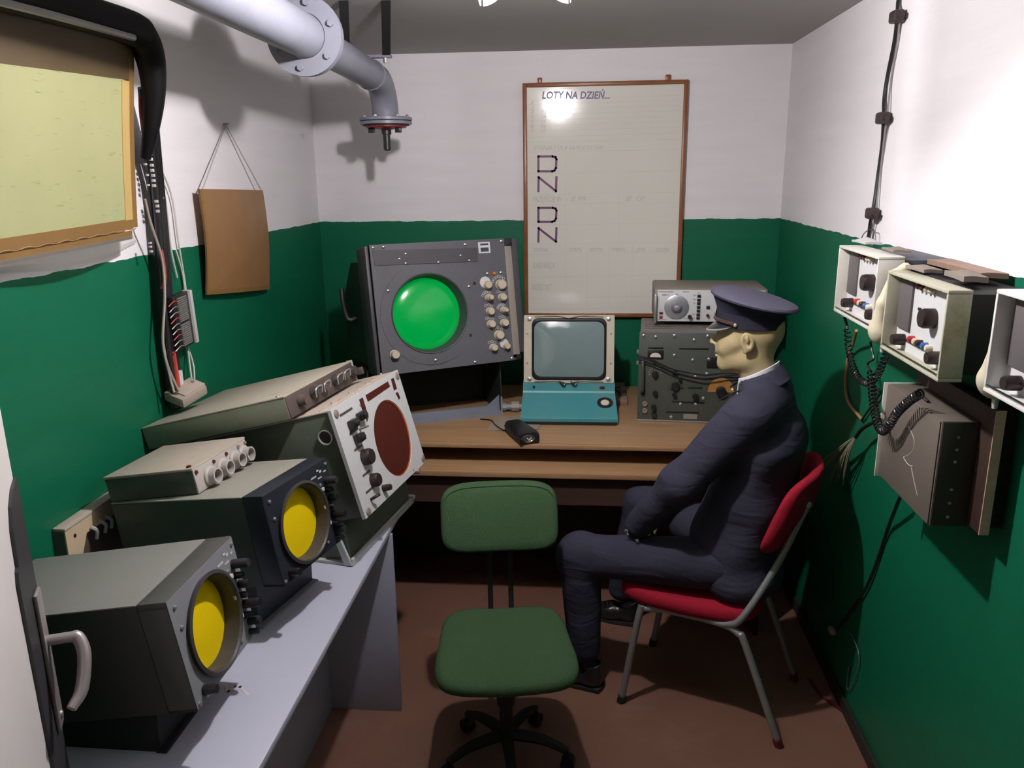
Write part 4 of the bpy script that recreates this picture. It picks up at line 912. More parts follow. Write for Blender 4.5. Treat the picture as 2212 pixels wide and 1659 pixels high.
# black leather case with an oval chrome fitting
Fb = Matrix.Translation((-0.262, -0.905, DZ2)) @ Matrix.Rotation(D(24), 4, 'Z')
bc = thing('black_case', 'small black leather-like case with oval chrome fitting at desk edge', 'case', Fb)
def rr_(w_, h_, r, y, n=6, z0=0.0):
    pts = []
    for cx, cz, a0 in ((w_/2-r, h_-r, 0), (-w_/2+r, h_-r, PI/2), (-w_/2+r*0.5, r*0.5, PI), (w_/2-r*0.5, r*0.5, 1.5*PI)):
        q = r if cz > h_/2 else r*0.5
        for k in range(n+1): a = a0+k/n*PI/2; pts.append((cx+q*math.cos(a), y, z0+cz+q*math.sin(a)))
    return pts
mb = MB(); mb.rings([rr_(0.070, 0.040, 0.016, 0.12), rr_(0.080, 0.047, 0.020, 0.108), rr_(0.088, 0.052, 0.022, 0.02), rr_(0.092, 0.055, 0.022, -0.085), rr_(0.086, 0.050, 0.02, -0.097)]); mb.build('case_body', 'black', bc)
o = MB().lathe([(0.020, 0), (0.021, 0.003), (0.016, 0.004), (0.015, 0.001)], (0, 0, 0), (0, -1, 0), 24).build('oval_rim', 'chrome', bc); o.matrix_local = Matrix.Translation((-0.004, -0.097, 0.026)) @ Matrix.Diagonal((1.25, 1, 0.8, 1))
MB().prism([(-0.014, -0.1005, 0.034), (-0.004, -0.1005, 0.024), (0.008, -0.1005, 0.034), (0.008, -0.1005, 0.029), (-0.004, -0.1005, 0.017), (-0.014, -0.1005, 0.029)], (0, -0.001, 0)).build('chevron_mark', 'silver', bc, flat=True)
MB().lathe([(0.004, 0), (0.003, 0.003)], (-0.034, -0.097, 0.026), (0, -1, 0), 10).build('rivet', 'chrome', bc)
MB().tube([(-0.046, -0.08, 0.02), (-0.050, 0.0, 0.034), (-0.046, 0.09, 0.03)], 0.003, 6, smooth=4).build('edge_seam', 'black_matte', bc)

# ------------------------------------------------------------------ large grey radar display
F = frame((-0.894, -0.827, 1.611), -59.7, -9.7)
W_, H_ = 0.640, 0.545
Rz = Matrix.Rotation(D(-59.7), 4, 'Z')
rb = F @ Vector((-0.25, W_/2, -H_)); rb.z = DZ2
RM = Matrix.Translation(rb) @ Rz; Q = RM.inverted() @ F
rad = thing('radar_display', 'large grey radar display with glowing green round screen on blue-grey stand', 'display', RM)
def rp(nm, mb, m_, par=None, **k):
    o = mb.build(nm, m_, par or rad, **k); o.matrix_local = Q if par is None else Matrix.Identity(4); return o
CY, CZ, RR = 0.238, -0.303, 0.168
mb = MB(); mb.plate_hole(0, W_-0.028, -H_, 0, CY, CZ, RR, -0.010, 0.0, seg=64); fpan = rp('front_panel', mb, 'radar', sharp=0.5)
rp('side_flange', MB().bb((-0.150, -0.020, -H_+0.004), (-0.008, -0.004, -0.004), 0.004), 'radar_dk')
rp('side_flange', MB().bb((-0.120, W_+0.006, -H_+0.03), (-0.030, W_+0.050, -0.002), 0.004), 'radar_dk')
rp('edge_strip', MB().bb((-0.012, W_-0.028, -H_+0.025), (0.001, W_+0.004, -0.035), 0.001), 'strip')
rp('edge_corner', MB().bb((-0.03, W_-0.028, -0.035), (-0.002, W_+0.012, 0.0), 0.002), 'black')
rp('edge_corner', MB().bb((-0.03, W_-0.010, -H_), (-0.002, W_+0.012, -H_+0.024), 0.002), 'black')
rp('casing_front', MB().bb((-0.150, -0.004, -H_+0.002), (-0.110, W_, -0.002)), 'radar_dk')
rp('casing_top', MB().bb((-0.150, 0, -0.012), (-0.010, W_, -0.001)), 'radar')
rp('casing_bottom', MB().bb((-0.150, 0, -H_), (-0.010, W_, -H_+0.010)), 'radar_dk')
mb = MB(); hh = H_-0.03
mb.prism([(-0.150, -0.012, -0.06), (-0.30, -0.012, -0.05), (-0.50, -0.012, -0.20), (-0.50, -0.012, -hh+0.05), (-0.150, -0.012, -hh)], (0, W_-0.01, 0)); rp('rear_casing', mb, 'radar_body', flat=True)
mb = MB(); mb.tube([(-0.30, -0.014, -0.30), (-0.30, -0.05, -0.30), (-0.34, -0.055, -0.22), (-0.36, -0.05, -0.16)], 0.012, 8, smooth=3); rp('side_handle', mb, 'black')
# bezel well and glowing glass
MB().lathe([(RR+0.006, 0.0005), (RR+0.003, 0.004), (RR, 0.003), (RR-0.004, -0.02), (RR-0.014, -0.060)], (0, CY, CZ), (1, 0, 0), 64, caps=False).build('screen_well', 'radar_dk', fpan)
MB().lathe([(RR-0.012, -0.063)]+[((RR-0.012)*math.cos(a), -0.060+0.030*math.sin(a)) for a in [k/10*PI/2*0.98 for k in range(11)]], (0, CY, CZ), (1, 0, 0), 64).build('green_screen', 'green_tube', fpan)
MB().prism([(0.0, 0.010, -0.022), (0.0, 0.483, -0.036), (0.0, 0.477, -0.094), (0.0, 0.014, -0.086)], (0.004, 0, 0)).build('name_plate', 'radar_dk', fpan, flat=True)
MB().bb((0.0, 0.486, -0.060), (0.0015, 0.542, -0.012)).build('sticker', 'silver', fpan); MB().bb((0.0015, 0.496, -0.054), (0.002, 0.534, -0.036)).build('sticker_print', 'navyback', fpan); MB().bb((0.0015, 0.496, -0.026), (0.002, 0.534, -0.018)).build('sticker_print', 'navyback', fpan)
ring = MB(); ring.lathe([(0.222, 0), (0.222, 0.0015), (0.220, 0.0015), (0.220, 0)], (0, CY, CZ), (1, 0, 0), 80, caps=False); 
bm_ = ring.bm; kill = [f for f in bm_.faces if f.calc_center_median().y > CY+0.12 or f.calc_center_median().z > CZ+0.19 or f.calc_center_median().z < -H_+0.004]; bmesh.ops.delete(bm_, geom=kill, context='FACES'); ring.build('pressed_line', 'radar_dk', fpan)
MB().tube([(0.001, 0.196, -0.516), (0.002, 0.215, -0.522), (0.002, 0.262, -0.522), (0.001, 0.282, -0.516)], 0.0018, 5, smooth=3).build('pressed_line', 'radar_dk', fpan)
for y, z in ((0.059, -0.011), (0.426, -0.018), (0.153, -0.044), (0.123, -0.064), (0.149, -0.084), (0.40, -0.064), (0.295, -0.088), (0.438, -0.088), (0.061, -0.193), (0.427, -0.201), (0.242, -0.506), (0.424, -0.534), (0.585, -0.150), (0.520, -0.150), (0.603, -0.536), (0.015, -0.012), (0.60, -0.012)):
    MB().lathe([(0.0065, 0), (0.0065, 0.003), (0.003, 0.005)], (0.0, y, z), (1, 0, 0), 12).build('screw', 'chrome', fpan)
for y, z in ((0.453, -0.189), (0.413, -0.414), (0.134, -0.056), (0.356, -0.060)): MB().disc((0, y, z), (1, 0, 0), 0.007, 0.001, 14).build('screw_hole', 'black', fpan)
MB().lathe([(0.009, 0), (0.007, 0.008), (0.002, 0.010)], (0.001, 0.550, -0.152), (1, 0, 0), 12).build('pilot_lamp', 'orange_lamp', fpan)
for i, (y, z, r) in enumerate(((0.510, -0.200, 0.017), (0.575, -0.203, 0.021), (0.511, -0.256, 0.014), (0.577, -0.259, 0.016), (0.512, -0.316, 0.016), (0.577, -0.316, 0.013), (0.512, -0.373, 0.016), (0.576, -0.373, 0.016), (0.546, -0.425, 0.019), (0.513, -0.478, 0.015), (0.576, -0.477, 0.014), (0.060, -0.462, 0.018))):
    if i in (0, 10):
        MB().lathe([(r*1.5, 0), (r*1.5, 0.003), (r*1.0, 0.003)], (0.0, y-0.006, z+0.012), (1, 0, 0), 20).build('dial_ring', 'silver', fpan)
    elif i != 11:
        for k in range(6 if i in (1, 2, 5) else 3):
            a = PI*0.25+k*PI/(8 if i in (1, 2, 5) else 5); MB().lathe([(0.0065, 0), (0.0065, 0.0015), (0.0045, 0.0015)], (0, y+1.55*r*math.cos(a)-0.004, z+1.55*r*math.sin(a)+0.004), (1, 0, 0), 10, caps=False).build('number_ring', 'ltgrey', fpan)
    k_ = MB().lathe([(r*1.12, 0), (r*1.12, 0.006), (r, 0.007), (r, 0.026), (r*0.85, 0.030)], (0.0, y, z), (1, 0, 0), 20).build('knob', 'cream', fpan)
    if i in (2, 5): MB().lathe([(r*0.75, 0.028), (r*0.75, 0.046), (r*0.6, 0.049)], (0.0, y, z), (1, 0, 0), 16).build('inner_knob', 'cream', k_)
# stand
bl = Vector((-0.377, -0.590, DZ2)); dv = Vector((-0.389, -0.165, 0)).normalized(); nv = Vector((dv.y, -dv.x, 0)); 
if nv.y < 0: nv = -nv
iR = RM.inverted()
def SP(a, b, z): return iR @ (bl + dv*a + nv*b + Vector((0, 0, z-DZ2)))
mb = MB(); LL = 0.62
mb.prism([SP(0, 0, DZ2), SP(LL, 0, DZ2), SP(LL, 0, DZ2+0.020), SP(0, 0, DZ2+0.020)], SP(0, 0.035, DZ2)-SP(0, 0, DZ2))
mb.prism([SP(0, 0.028, DZ2), SP(LL, 0.028, DZ2), SP(LL, 0.028, DZ2+0.042), SP(0, 0.028, DZ2+0.042)], SP(0, 0.012, DZ2)-SP(0, 0, DZ2)); mb.build('stand_front_rail', 'bluegrey', rad, flat=True)
mb = MB(); mb.prism([SP(0, 0.38, DZ2), SP(LL, 0.38, DZ2), SP(LL, 0.38, DZ2+0.03), SP(0, 0.38, DZ2+0.03)], SP(0, 0.03, DZ2)-SP(0, 0, DZ2)); mb.build('stand_rear_rail', 'bluegrey', rad, flat=True)
for a in (0.0, LL-0.02):
    mb = MB(); mb.prism([SP(a, 0, DZ2), SP(a, 0.40, DZ2), SP(a, 0.40, 1.03), SP(a, 0.12, 1.065), SP(a, 0.02, 1.065), SP(a, 0.002, 0.90)], SP(0.004, 0, DZ2)-SP(0, 0, DZ2)); mb.build('stand_side_plate', 'radar_body', rad, flat=True)
    MB().prism([SP(a-0.001, -0.002, DZ2), SP(a+0.006, -0.002, DZ2), SP(a+0.006, 0.0, 0.90), SP(a-0.001, 0.0, 0.90)], SP(0, 0.004, DZ2)-SP(0, 0, DZ2)).build('stand_edge', 'bluegrey', rad, flat=True)
MB().prism([SP(0.004, 0.30, DZ2), SP(LL-0.02, 0.30, DZ2), SP(LL-0.02, 0.30, 1.05), SP(0.004, 0.30, 1.05)], SP(0, 0.004, DZ2)-SP(0, 0, DZ2)).build('stand_black_sheet', 'black_matte', rad, flat=True)  # black sheet added across the stand to fill the dark space
if True:
    pass
MB().prism([SP(0.005, 0.03, DZ2+0.004), SP(0.11, 0.03, DZ2+0.004), SP(0.005, 0.03, DZ2+0.09)], SP(0, 0.004, DZ2)-SP(0, 0, DZ2)).build('gusset', 'bluegrey', rad, flat=True)

# ------------------------------------------------------------------ small monitor with turquoise foot
F = frame((-0.279, -0.508, 1.264), -89, -9.8)
W_, H_ = 0.411, 0.308
Rz = Matrix.Rotation(D(-89), 4, 'Z')
RM = Matrix.Translation((-0.07, -0.50, DZ2)) @ Rz; Q = RM.inverted() @ F
tv = thing('small_monitor', 'small monitor with grey screen, cream frame and turquoise base on desk', 'monitor', RM)
def rp(nm, mb, m_, par=None, **k):
    o = mb.build(nm, m_, par or tv, **k); o.matrix_local = Q if par is None else Matrix.Identity(4); return o
def rrect(y0, y1, z0, z1, r, n, x):
    P = []
    for cy, cz, a0 in ((y1-r, z1-r, 0), (y0+r, z1-r, PI/2), (y0+r, z0+r, PI), (y1-r, z0+r, 1.5*PI)):
        for k in range(n): a = a0+k/(n-1)*PI/2; P.append((x, cy+r*math.cos(a), cz+r*math.sin(a)))
    return P
mb = MB(); O_ = rrect(0, W_, -H_, 0, 0.004, 7, 0.0); I_ = rrect(0.036, W_-0.035, -H_+0.010, -0.013, 0.030, 7, 0.0)
sh = lambda P, x: [(x, a[1], a[2]) for a in P]
mb.rings([sh(O_, -0.02), O_, I_, sh(I_, -0.02)], caps=False); fr = rp('cream_frame', mb, 'tv_bezel', sharp=0.5)
rp('casing', MB().bb((-0.27, 0.02, -H_+0.02), (-0.021, W_-0.02, -0.02), 0.01), 'black')
def scrn(u, v):
    y = 0.038+(W_-0.075)*u; z = -0.020-(H_-0.040)*v; a, b = 2*u-1, 2*v-1
    return (-0.012+0.020*(1-a*a)*(1-b*b)+0.006*((1-a*a)+(1-b*b)), y, z)
rp('tube_well', MB().rings([rrect(0.034, W_-0.033, -H_+0.008, -0.011, 0.030, 7, -0.018), rrect(0.034, W_-0.033, -H_+0.008, -0.011, 0.030, 7, -0.004), rrect(0.043, W_-0.042, -H_+0.020, -0.024, 0.034, 7, 0.002), rrect(0.047, W_-0.046, -H_+0.026, -0.029, 0.034, 7, -0.004)]), 'black')
NR = []
for k, s_ in enumerate((1.0, 0.8, 0.55, 0.25, 0.02)):
    cy, cz = W_/2, -(H_+0.003)/2; base_ = rrect(0.046, W_-0.045, -H_+0.027, -0.030, 0.034, 7, 0)
    NR.append([(-0.004+0.016*(1-s_**2), cy+(q[1]-cy)*s_, cz+(q[2]-cz)*s_) for q in base_])
rp('screen', MB().rings(NR), 'tube_glass', sharp=1.2)
for y, z in ((0.026, -0.018), (W_-0.026, -0.018), (0.026, -H_+0.016), (W_-0.026, -H_+0.016)):
    MB().lathe([(0.010, 0), (0.010, 0.004), (0.004, 0.006)], (0, y, z), (1, 0, 0), 14).build('corner_screw', 'steel', fr)
for y, z in ((0.015, -0.085), (0.015, -0.22), (W_-0.015, -0.085), (W_-0.015, -0.22)): MB().lathe([(0.0055, 0), (0.004, 0.002)], (0, y, z), (1, 0, 0), 10).build('frame_screw', 'brass', fr)
mb = MB()
for zz in (-0.006, -H_+0.006):
    mb.tube([(0.004, 0.05, zz), (0.006, 0.15, zz+0.003), (0.008, 0.19, zz-0.004), (0.008, 0.205, zz-0.006), (0.008, 0.22, zz-0.004), (0.006, 0.26, zz+0.003), (0.004, W_-0.05, zz)], 0.003, 6, smooth=4)
mb.build('retaining_wire', 'cord_beige', fr)
for sgn, zz in ((1, -H_-0.004),):
    mb = MB(); mb.tube([(0.006, 0.165, zz+0.010), (0.012, 0.175, zz-0.002), (0.012, 0.185, zz-0.006), (0.010, 0.192, zz+0.004)], 0.004, 6, smooth=4); mb.tube([(0.006, 0.215, zz+0.010), (0.012, 0.225, zz-0.002), (0.012, 0.235, zz-0.006), (0.010, 0.242, zz+0.004)], 0.004, 6, smooth=4); mb.build('spring_clip', 'black', fr)
# turquoise foot in world-aligned profile: local x forward (towards viewer)
prof = [(-0.09, 0.016), (0.228, 0.016), (0.230, 0.030), (0.222, 0.036), (0.066, 0.104), (0.061, 0.112), (0.056, 0.148), (-0.09, 0.150)]
yb0, yb1 = -0.219, 0.213
wl = [( -0.010 if x < 0 else 0.0) for x, z in prof]
A_ = [(x, yb0+(0.006 if x < .1 else 0)+ (0.004 if x > .2 else 0), z) for x, z in prof]; B_ = [(x, yb1-(0.006 if x < .1 else 0), z) for x, z in prof]
mb = MB(); mb.rings([A_, B_]); 
ft = mb.build('turquoise_foot', 'turq', tv, flat=True)
MB().bb((-0.085, yb0+0.004, 0.0), (0.226, yb1-0.004, 0.017), 0.002).build('black_foot_base', 'black', tv)
o = MB().lathe([(0.036, 0.0), (0.036, 0.004), (0.024, 0.006), (0.022, 0.002)], (0, 0, 0), (0, 0, 1), 28).build('round_port', 'black', ft); o.matrix_local = Matrix.Translation((0.130, 0.160, 0.0762)) @ Matrix.Rotation(D(23.5), 4, 'Y')
o = MB().lathe([(0.020, 0.0), (0.017, 0.004)], (0, 0, 0), (0, 0, 1), 24).build('port_lens', 'meter_face', ft); o.matrix_local = Matrix.Translation((0.1307, 0.160, 0.0778)) @ Matrix.Rotation(D(23.5), 4, 'Y')
MB().lathe([(0.006, 0), (0.005, 0.006)], (0.058, -0.163, 0.130), (1, 0, 0.1), 12).build('stud', 'black', ft); MB().box((0.060, 0.148, 0.130), (0.012, 0.022, 0.010), 0.001).build('red_switch', 'dark_red', ft)

# ------------------------------------------------------------------ olive receiver
F = frame((0.236, -0.640, 1.212), -94.4, 0)
W_, H_, dep = 0.450, 0.401, 0.36
RM = F @ Matrix.Translation((-dep/2, W_/2, -H_)); RM.translation.z = DZ2+0.001; Q = RM.inverted() @ F
rc = thing('radio_receiver', 'dark olive radio receiver full of knobs on desk beside the seated man', 'receiver', RM)
def rp(nm, mb, m_, par=None, **k):
    o = mb.build(nm, m_, par or rc, **k); o.matrix_local = Q if par is None else Matrix.Identity(4); return o
rp('casing', MB().bb((-dep, 0.004, -H_+0.004), (-0.008, W_-0.004, 0), 0.004), 'recv_case')
fp_ = rp('front_panel', MB().bb((-0.008, 0, -H_), (0.0, W_, 0.002), 0.002), 'recv')
MB().bb((0.0, 0.0, -H_), (0.006, W_, -H_+0.007), 0.001).build('lower_edge', 'comb', fp_)
for y, z in ((0.018, -0.013), (0.070, -0.018), (0.150, -0.011), (0.234, -0.028), (0.291, -0.010), (0.153, -0.098), (0.232, -0.117), (0.300, -0.111), (0.247, -0.192), (0.295, -0.177), (0.188, -0.318), (0.254, -0.316), (0.150, -0.380), (0.285, -0.288)):
    MB().lathe([(0.0075, 0), (0.007, 0.004), (0.003, 0.006)], (0.0, y, z), (1, 0, 0), 12).build('screw', 'steel', fp_)
for a, b, z in ((0.040, 0.104, -0.066), (0.172, 0.298, -0.066), (0.216, 0.279, -0.241), (0.151, 0.290, -0.308), (0.127, 0.270, -0.355)):
    MB().bb((0.0, a, z-0.0028), (0.004, b, z+0.0028), 0.001).build('label_holder', 'black', fp_)
MB().bb((0.0, 0.038, -0.114), (0.008, 0.106, -0.076), 0.002).build('meter_case', 'black', fp_)
MB().prism([(0.0082, 0.072+0.024*math.cos(a), -0.107+0.020*math.sin(a)) for a in [k/14*PI for k in range(15)]], (0.001, 0, 0)).build('meter_face', 'meter_face', fp_, flat=True)
for y, z, r, pt in ((0.073, -0.185, 0.014, 1), (0.158, -0.176, 0.011, 1), (0.163, -0.236, 0.018, 0), (0.181, -0.205, 0.008, 0), (0.076, -0.271, 0.011, 1), (0.160, -0.276, 0.010, 0), (0.251, -0.282, 0.014, 1), (0.072, -0.335, 0.011, 1), (0.075, -0.370, 0.012, 0), (0.070, -0.130, 0.009, 0)):
    knob(fp_, (0, y, z), (1, 0, 0), r, 0.018, 'black', bool(pt))
for y in (0.140, 0.186): MB().bb((0.018, y-0.006, -0.231 if y > .15 else -0.236), (0.021, y+0.006, -0.227 if y > .15 else -0.232)).build('pointer', 'chrome', fp_)
for k in range(9):
    a = k/8*PI*1.1; MB().bb((0.0, 0.073+0.026*math.cos(a)-0.0015, -0.180+0.026*math.sin(a)-0.0015), (0.001, 0.073+0.026*math.cos(a)+0.0015, -0.180+0.026*math.sin(a)+0.0015)).build('scale_mark', 'ltgrey', fp_)
for y, z in ((0.033, -0.321), (0.034, -0.353), (0.022, -0.273)): 
    s_ = MB().lathe([(0.011, 0), (0.011, 0.008), (0.006, 0.008), (0.006, 0.002)], (0, y, z), (1, 0, 0), 16).build('jack_socket', 'brass' if z < -.3 else 'brown_knob', fp_)
MB().tube([(0.0, 0.018, -0.128), (0.028, 0.018, -0.132), (0.028, 0.020, -0.250), (0.0, 0.020, -0.256)], 0.006, 8, smooth=4).build('handle', 'recv', fp_)
MB().bb((0.0, 0.292, -0.150), (0.004, 0.360, -0.102), 0.001).build('dark_window', 'black', fp_)
MB().prism([(0.001, 0.358+0.056*math.cos(a), -0.258+0.066*math.sin(a)) for a in [k/20*PI for k in range(21)]], (0.003, 0, 0)).build('dial_window', 'amber', fp_, flat=True)
MB().lathe([(0.022, 0), (0.022, 0.02), (0.018, 0.024)], (0.003, 0.358, -0.252), (1, 0, 0), 20).build('tuning_knob', 'black', fp_)
MB().bb((0.0, 0.203, -0.386), (0.0015, 0.262, -0.363)).build('maker_plate', 'comb', fp_)
for z in (-0.09, -0.14): rp('side_lug', MB().box((-0.02, -0.004, z), (0.02, 0.012, 0.016), 0.002), 'recv_case')
rp('vent_slots', MB().bb((-0.20, 0.02, 0.0), (-0.197, 0.15, 0.001)), 'black'); rp('vent_slots', MB().bb((-0.15, 0.02, 0.0), (-0.147, 0.16, 0.001)), 'black'); rp('vent_slots', MB().bb((-0.10, 0.02, 0.0), (-0.097, 0.15, 0.001)), 'black')
# cable hooked over the receiver's handle
hc = F @ Vector((0, 0, 0))
mb = MB()
def rl(y, z, x): return F @ Vector((x, y, z))
for k, (dz, dx) in enumerate(((0, 0.030), (-0.006, 0.036))):
    mb.tube([rl(-0.006, -0.098+dz, dx), rl(0.03, -0.104+dz, dx+0.006), rl(0.08, -0.124+dz, dx+.004), rl(0.14, -0.152+dz*1.5, dx), rl(0.20, -0.165+dz*2, dx), rl(0.28, -0.176+dz*2.5, dx), rl(0.36, -0.166+dz*2, dx), rl(0.44, -0.165, dx)], 0.0032, 7, smooth=5)
o = mb.build('headset_cable', 'black'); tag(o, 'black twisted cable slung across the front of receiver', 'cable')

# ------------------------------------------------------------------ signal generator on the receiver
F = frame((0.323, -0.474, 1.374), -92.3, 0)
W_, H_, dep = 0.47, 0.144, 0.30
RM = F @ Matrix.Translation((-dep/2, W_/2, -H_)); RM.translation.z = 1.214+0.002; Q = RM.inverted() @ F
gn = thing('signal_generator', 'white-fronted signal generator with silver dial on top of receiver', 'instrument', RM)
def rp(nm, mb, m_, par=None, **k):
    o = mb.build(nm, m_, par or gn, **k); o.matrix_local = Q if par is None else Matrix.Identity(4); return o
rp('casing', MB().bb((-dep, -0.012, -H_), (-0.008, W_+0.012, 0.004), 0.004), 'gen_case')
rp('lid', MB().bb((-dep+0.004, -0.004, 0.004), (-0.010, W_+0.004, 0.0065), 0.001), 'gen_case')
fp_ = rp('front_panel', MB().bb((-0.010, 0, -H_+0.002), (0.0, W_, 0.0), 0.001), 'panel_white')
for y in (-0.008, W_+0.008):
    rp('handle', MB().bb((-0.01, y-0.006, -H_-0.002), (0.026, y+0.006, -0.016), 0.004), 'steel')
for y in (0.03, W_-0.03):
    for x in (-0.03, -dep+0.03): rp('foot', MB().lathe([(0.010, 0), (0.010, -(F.translation.z-H_-1.216))], (x, y, -H_), (0, 0, 1), 12), 'black_matte')
MB().lathe([(0.055, 0), (0.055, 0.004), (0.050, 0.006), (0.025, 0.008), (0.024, 0.016), (0.012, 0.030), (0.004, 0.032)], (0, 0.086, -0.077), (1, 0, 0), 40).build('dial', 'dial_grey', fp_)
MB().prism([(0.004, 0.080, -0.020), (0.004, 0.090, -0.020), (0.004, 0.085, -0.012)], (0.003, 0, 0)).build('dial_pointer', 'steel', fp_, flat=True)
for z in (-0.025, -0.043, -0.059, -0.076, -0.093, -0.110, -0.126): MB().box((0.004, 0.183, z), (0.008, 0.015, 0.011), 0.001).build('push_button', 'black', fp_)
MB().box((0.004, 0.225, -0.076), (0.008, 0.015, 0.013), 0.001).build('push_button', 'black', fp_); knob(fp_, (0, 0.225, -0.113), (1, 0, 0), 0.007, 0.016, 'dark_red'); knob(fp_, (0, 0.146, -0.119), (1, 0, 0), 0.009, 0.022, 'brown_knob')
MB().box((0.003, 0.018, -0.104), (0.006, 0.016, 0.009), 0.001).build('dark_red_switch', 'dark_red', fp_); MB().box((0.003, 0.018, -0.122), (0.006, 0.015, 0.012), 0.001).build('red_switch', 'red_btn', fp_)
mb = MB()
for a, b, z, h in ((0.004, 0.07, -0.008, 0.002), (0.11, 0.14, -0.008, 0.002), (0.02, 0.04, -0.022, 0.003), (0.045, 0.05, -0.022, 0.003), (0.005, 0.022, -0.091, 0.001), (0.005, 0.045, -0.134, 0.001), (0.12, 0.142, -0.128, 0.001), (0.175, 0.192, -0.012, 0.0015)): mb.bb((0, a, z-h/2), (0.0006, b, z+h/2))
for z in (-0.023, -0.041, -0.058, -0.108, -0.126): mb.bb((0, 0.158, z-0.0008), (0.0006, 0.170, z+0.0008))
mb.build('panel_print', 'black', fp_)

# ================================================================== RIGHT WALL
FX = Matrix(((-1, 0, 0), (0, -1, 0), (0, 0, 1)))          # local x out of the wall, local y towards the near end
def intercom(label, Xf, yfar, zt, W, H, fd, shell, back):
    M4 = Matrix.Translation((Xf, yfar-W/2, zt-H)) @ FX.to_4x4()
    r = thing('wall_intercom', label, 'intercom', M4, group=None)
    def P(x, y, z): return (x, y-W/2, z+H)
    def bb(a, b, bev=0.0): return MB().bb(P(*a), P(*b), bev)
    dp = 0.034
    # shell: four walls round a sunk front panel
    bb((-fd, 0, -0.008), (0, W, 0), 0.002).build('shell_top', shell, r)
    bb((-fd, 0, -H), (0, W, -H+0.008), 0.002).build('shell_bottom', shell, r)
    bb((-fd, 0, -H+0.008), (0, 0.008, -0.008), 0.002).build('shell_side', shell, r)
    bb((-fd, W-0.008, -H+0.008), (0, W, -0.008), 0.002).build('shell_side', shell, r)
    bb((-(0.945-Xf), 0.012, -H+0.012), (-fd, W-0.012, -0.010), 0.003).build('rear_case', back, r)
    p = bb((-dp-0.006, 0.008, -H+0.008), (-dp, W-0.008, -0.008)).build('front_panel', 'panel_white', r)
    q = bb((-dp, 0.014, -0.138), (-dp+0.006, 0.092, -0.016), 0.001).build('grille', 'grille', r)
    for k, (y, m_) in enumerate(((0.135, 'dark_red'), (0.158, 'dark_red'), (0.182, 'cream'), (0.204, 'cream'))):
        MB().lathe([(0.007, 0), (0.007, 0.012), (0.003, 0.016)], P(-dp, y, -0.022), (1, 0, 0), 10).build('indicator_lamp', m_, r)
    bb((-dp, 0.128, -0.079), (-dp+0.003, 0.142, -0.072)).build('slot', 'black', r); bb((-dp, 0.156, -0.080), (-dp+0.006, 0.185, -0.072), 0.001).build('slot', 'black', r)
    knob(r, P(-dp, 0.215, -0.083), (1, 0, 0), 0.023, 0.030, 'brown_knob'); knob(r, P(-dp, 0.060, -0.163), (1, 0, 0), 0.014, 0.030, 'brown_knob'); knob(r, P(-dp, 0.265, -0.163), (1, 0, 0), 0.015, 0.028, 'brown_knob')
    bb((-dp, 0.075, -0.163), (-dp+0.005, 0.235, -0.157), 0.001).build('slide_bar', 'black', r)
    for y, m_ in ((0.120, 'red_btn'), (0.148, 'cream'), (0.168, 'brown_knob'), (0.198, 'blue_btn'), (0.222, 'bone')):
        MB().lathe([(0.008, 0), (0.008, 0.012), (0.006, 0.015)], P(-dp, y, -0.150), (1, 0, 0), 12).build('button', m_, r)
    for y, z in ((0.020, -0.02), (W-0.02, -0.02), (0.020, -H+0.02)): MB().lathe([(0.004, 0), (0.003, 0.002)], P(-dp, y, z), (1, 0, 0), 8).build('screw', 'steel', r)
    bb((-0.004, 0.01, -H+0.0135), (0.0006, W-0.01, -H+0.0145)).build('seam', 'black', r)
    return r
intercom('farthest white wall intercom, beside the coiled cords under the hanging cable', 0.75, -1.631, 1.674, 0.338, 0.197, 0.066, 'offwhite', 'navyback')
intercom('white wall intercom with mould-stained near side above the grey-brown box', 0.75, -2.041, 1.648, 0.350, 0.197, 0.050, 'stained', 'black_matte')
intercom('nearest wall intercom, cut off by the right edge of the frame', 0.75, -2.585, 1.679, 0.350, 0.193, 0.055, 'white', 'black_matte')
def slab(name, label, cat, px, z, w_, d_, h_, rot, m_, bulge=0.0):
    c = at(px[0], px[1], 'z', z)
    o = MB().thick(lambda u, v: ((u-0.5)*w_, (v-0.5)*d_, bulge*math.sin(PI*u)*math.sin(PI*v)+0.0012*math.sin(5*u+3*v)), 10, 8, (0, 0, h_)).build(name, m_)
    o.location = (min(c.x, 0.86), c.y, z+0.004); o.rotation_euler = (0, 0, D(rot)); return tag(o, label, cat)
slab('folded_rag', 'pale folded rag on the top of the farthest wall intercom', 'rag', (1872, 528), 1.675, 0.05, 0.10, 0.006, 4, 'lever_grey', 0.012)
slab('paper_slip', 'grey paper slip on farthest intercom nearer its near end', 'paper', (1935, 545), 1.675, 0.045, 0.10, 0.006, -3, 'rag', 0.004)
slab('paper_slip', 'grey paper slip on stained intercom at its far end', 'paper', (1995, 588), 1.650, 0.045, 0.10, 0.008, 3, 'rag', 0.006)
slab('folded_rag', 'thick grey folded rag on stained intercom at its near end', 'rag', (2085, 606), 1.650, 0.05, 0.12, 0.012, -4, 'rag', 0.006)
slab('cardboard_strip', 'brown cardboard strip behind the rags on stained intercom', 'cardboard', (2090, 588), 1.650, 0.06, 0.30, 0.012, 0, 'plank', 0.0).location.x = 0.905
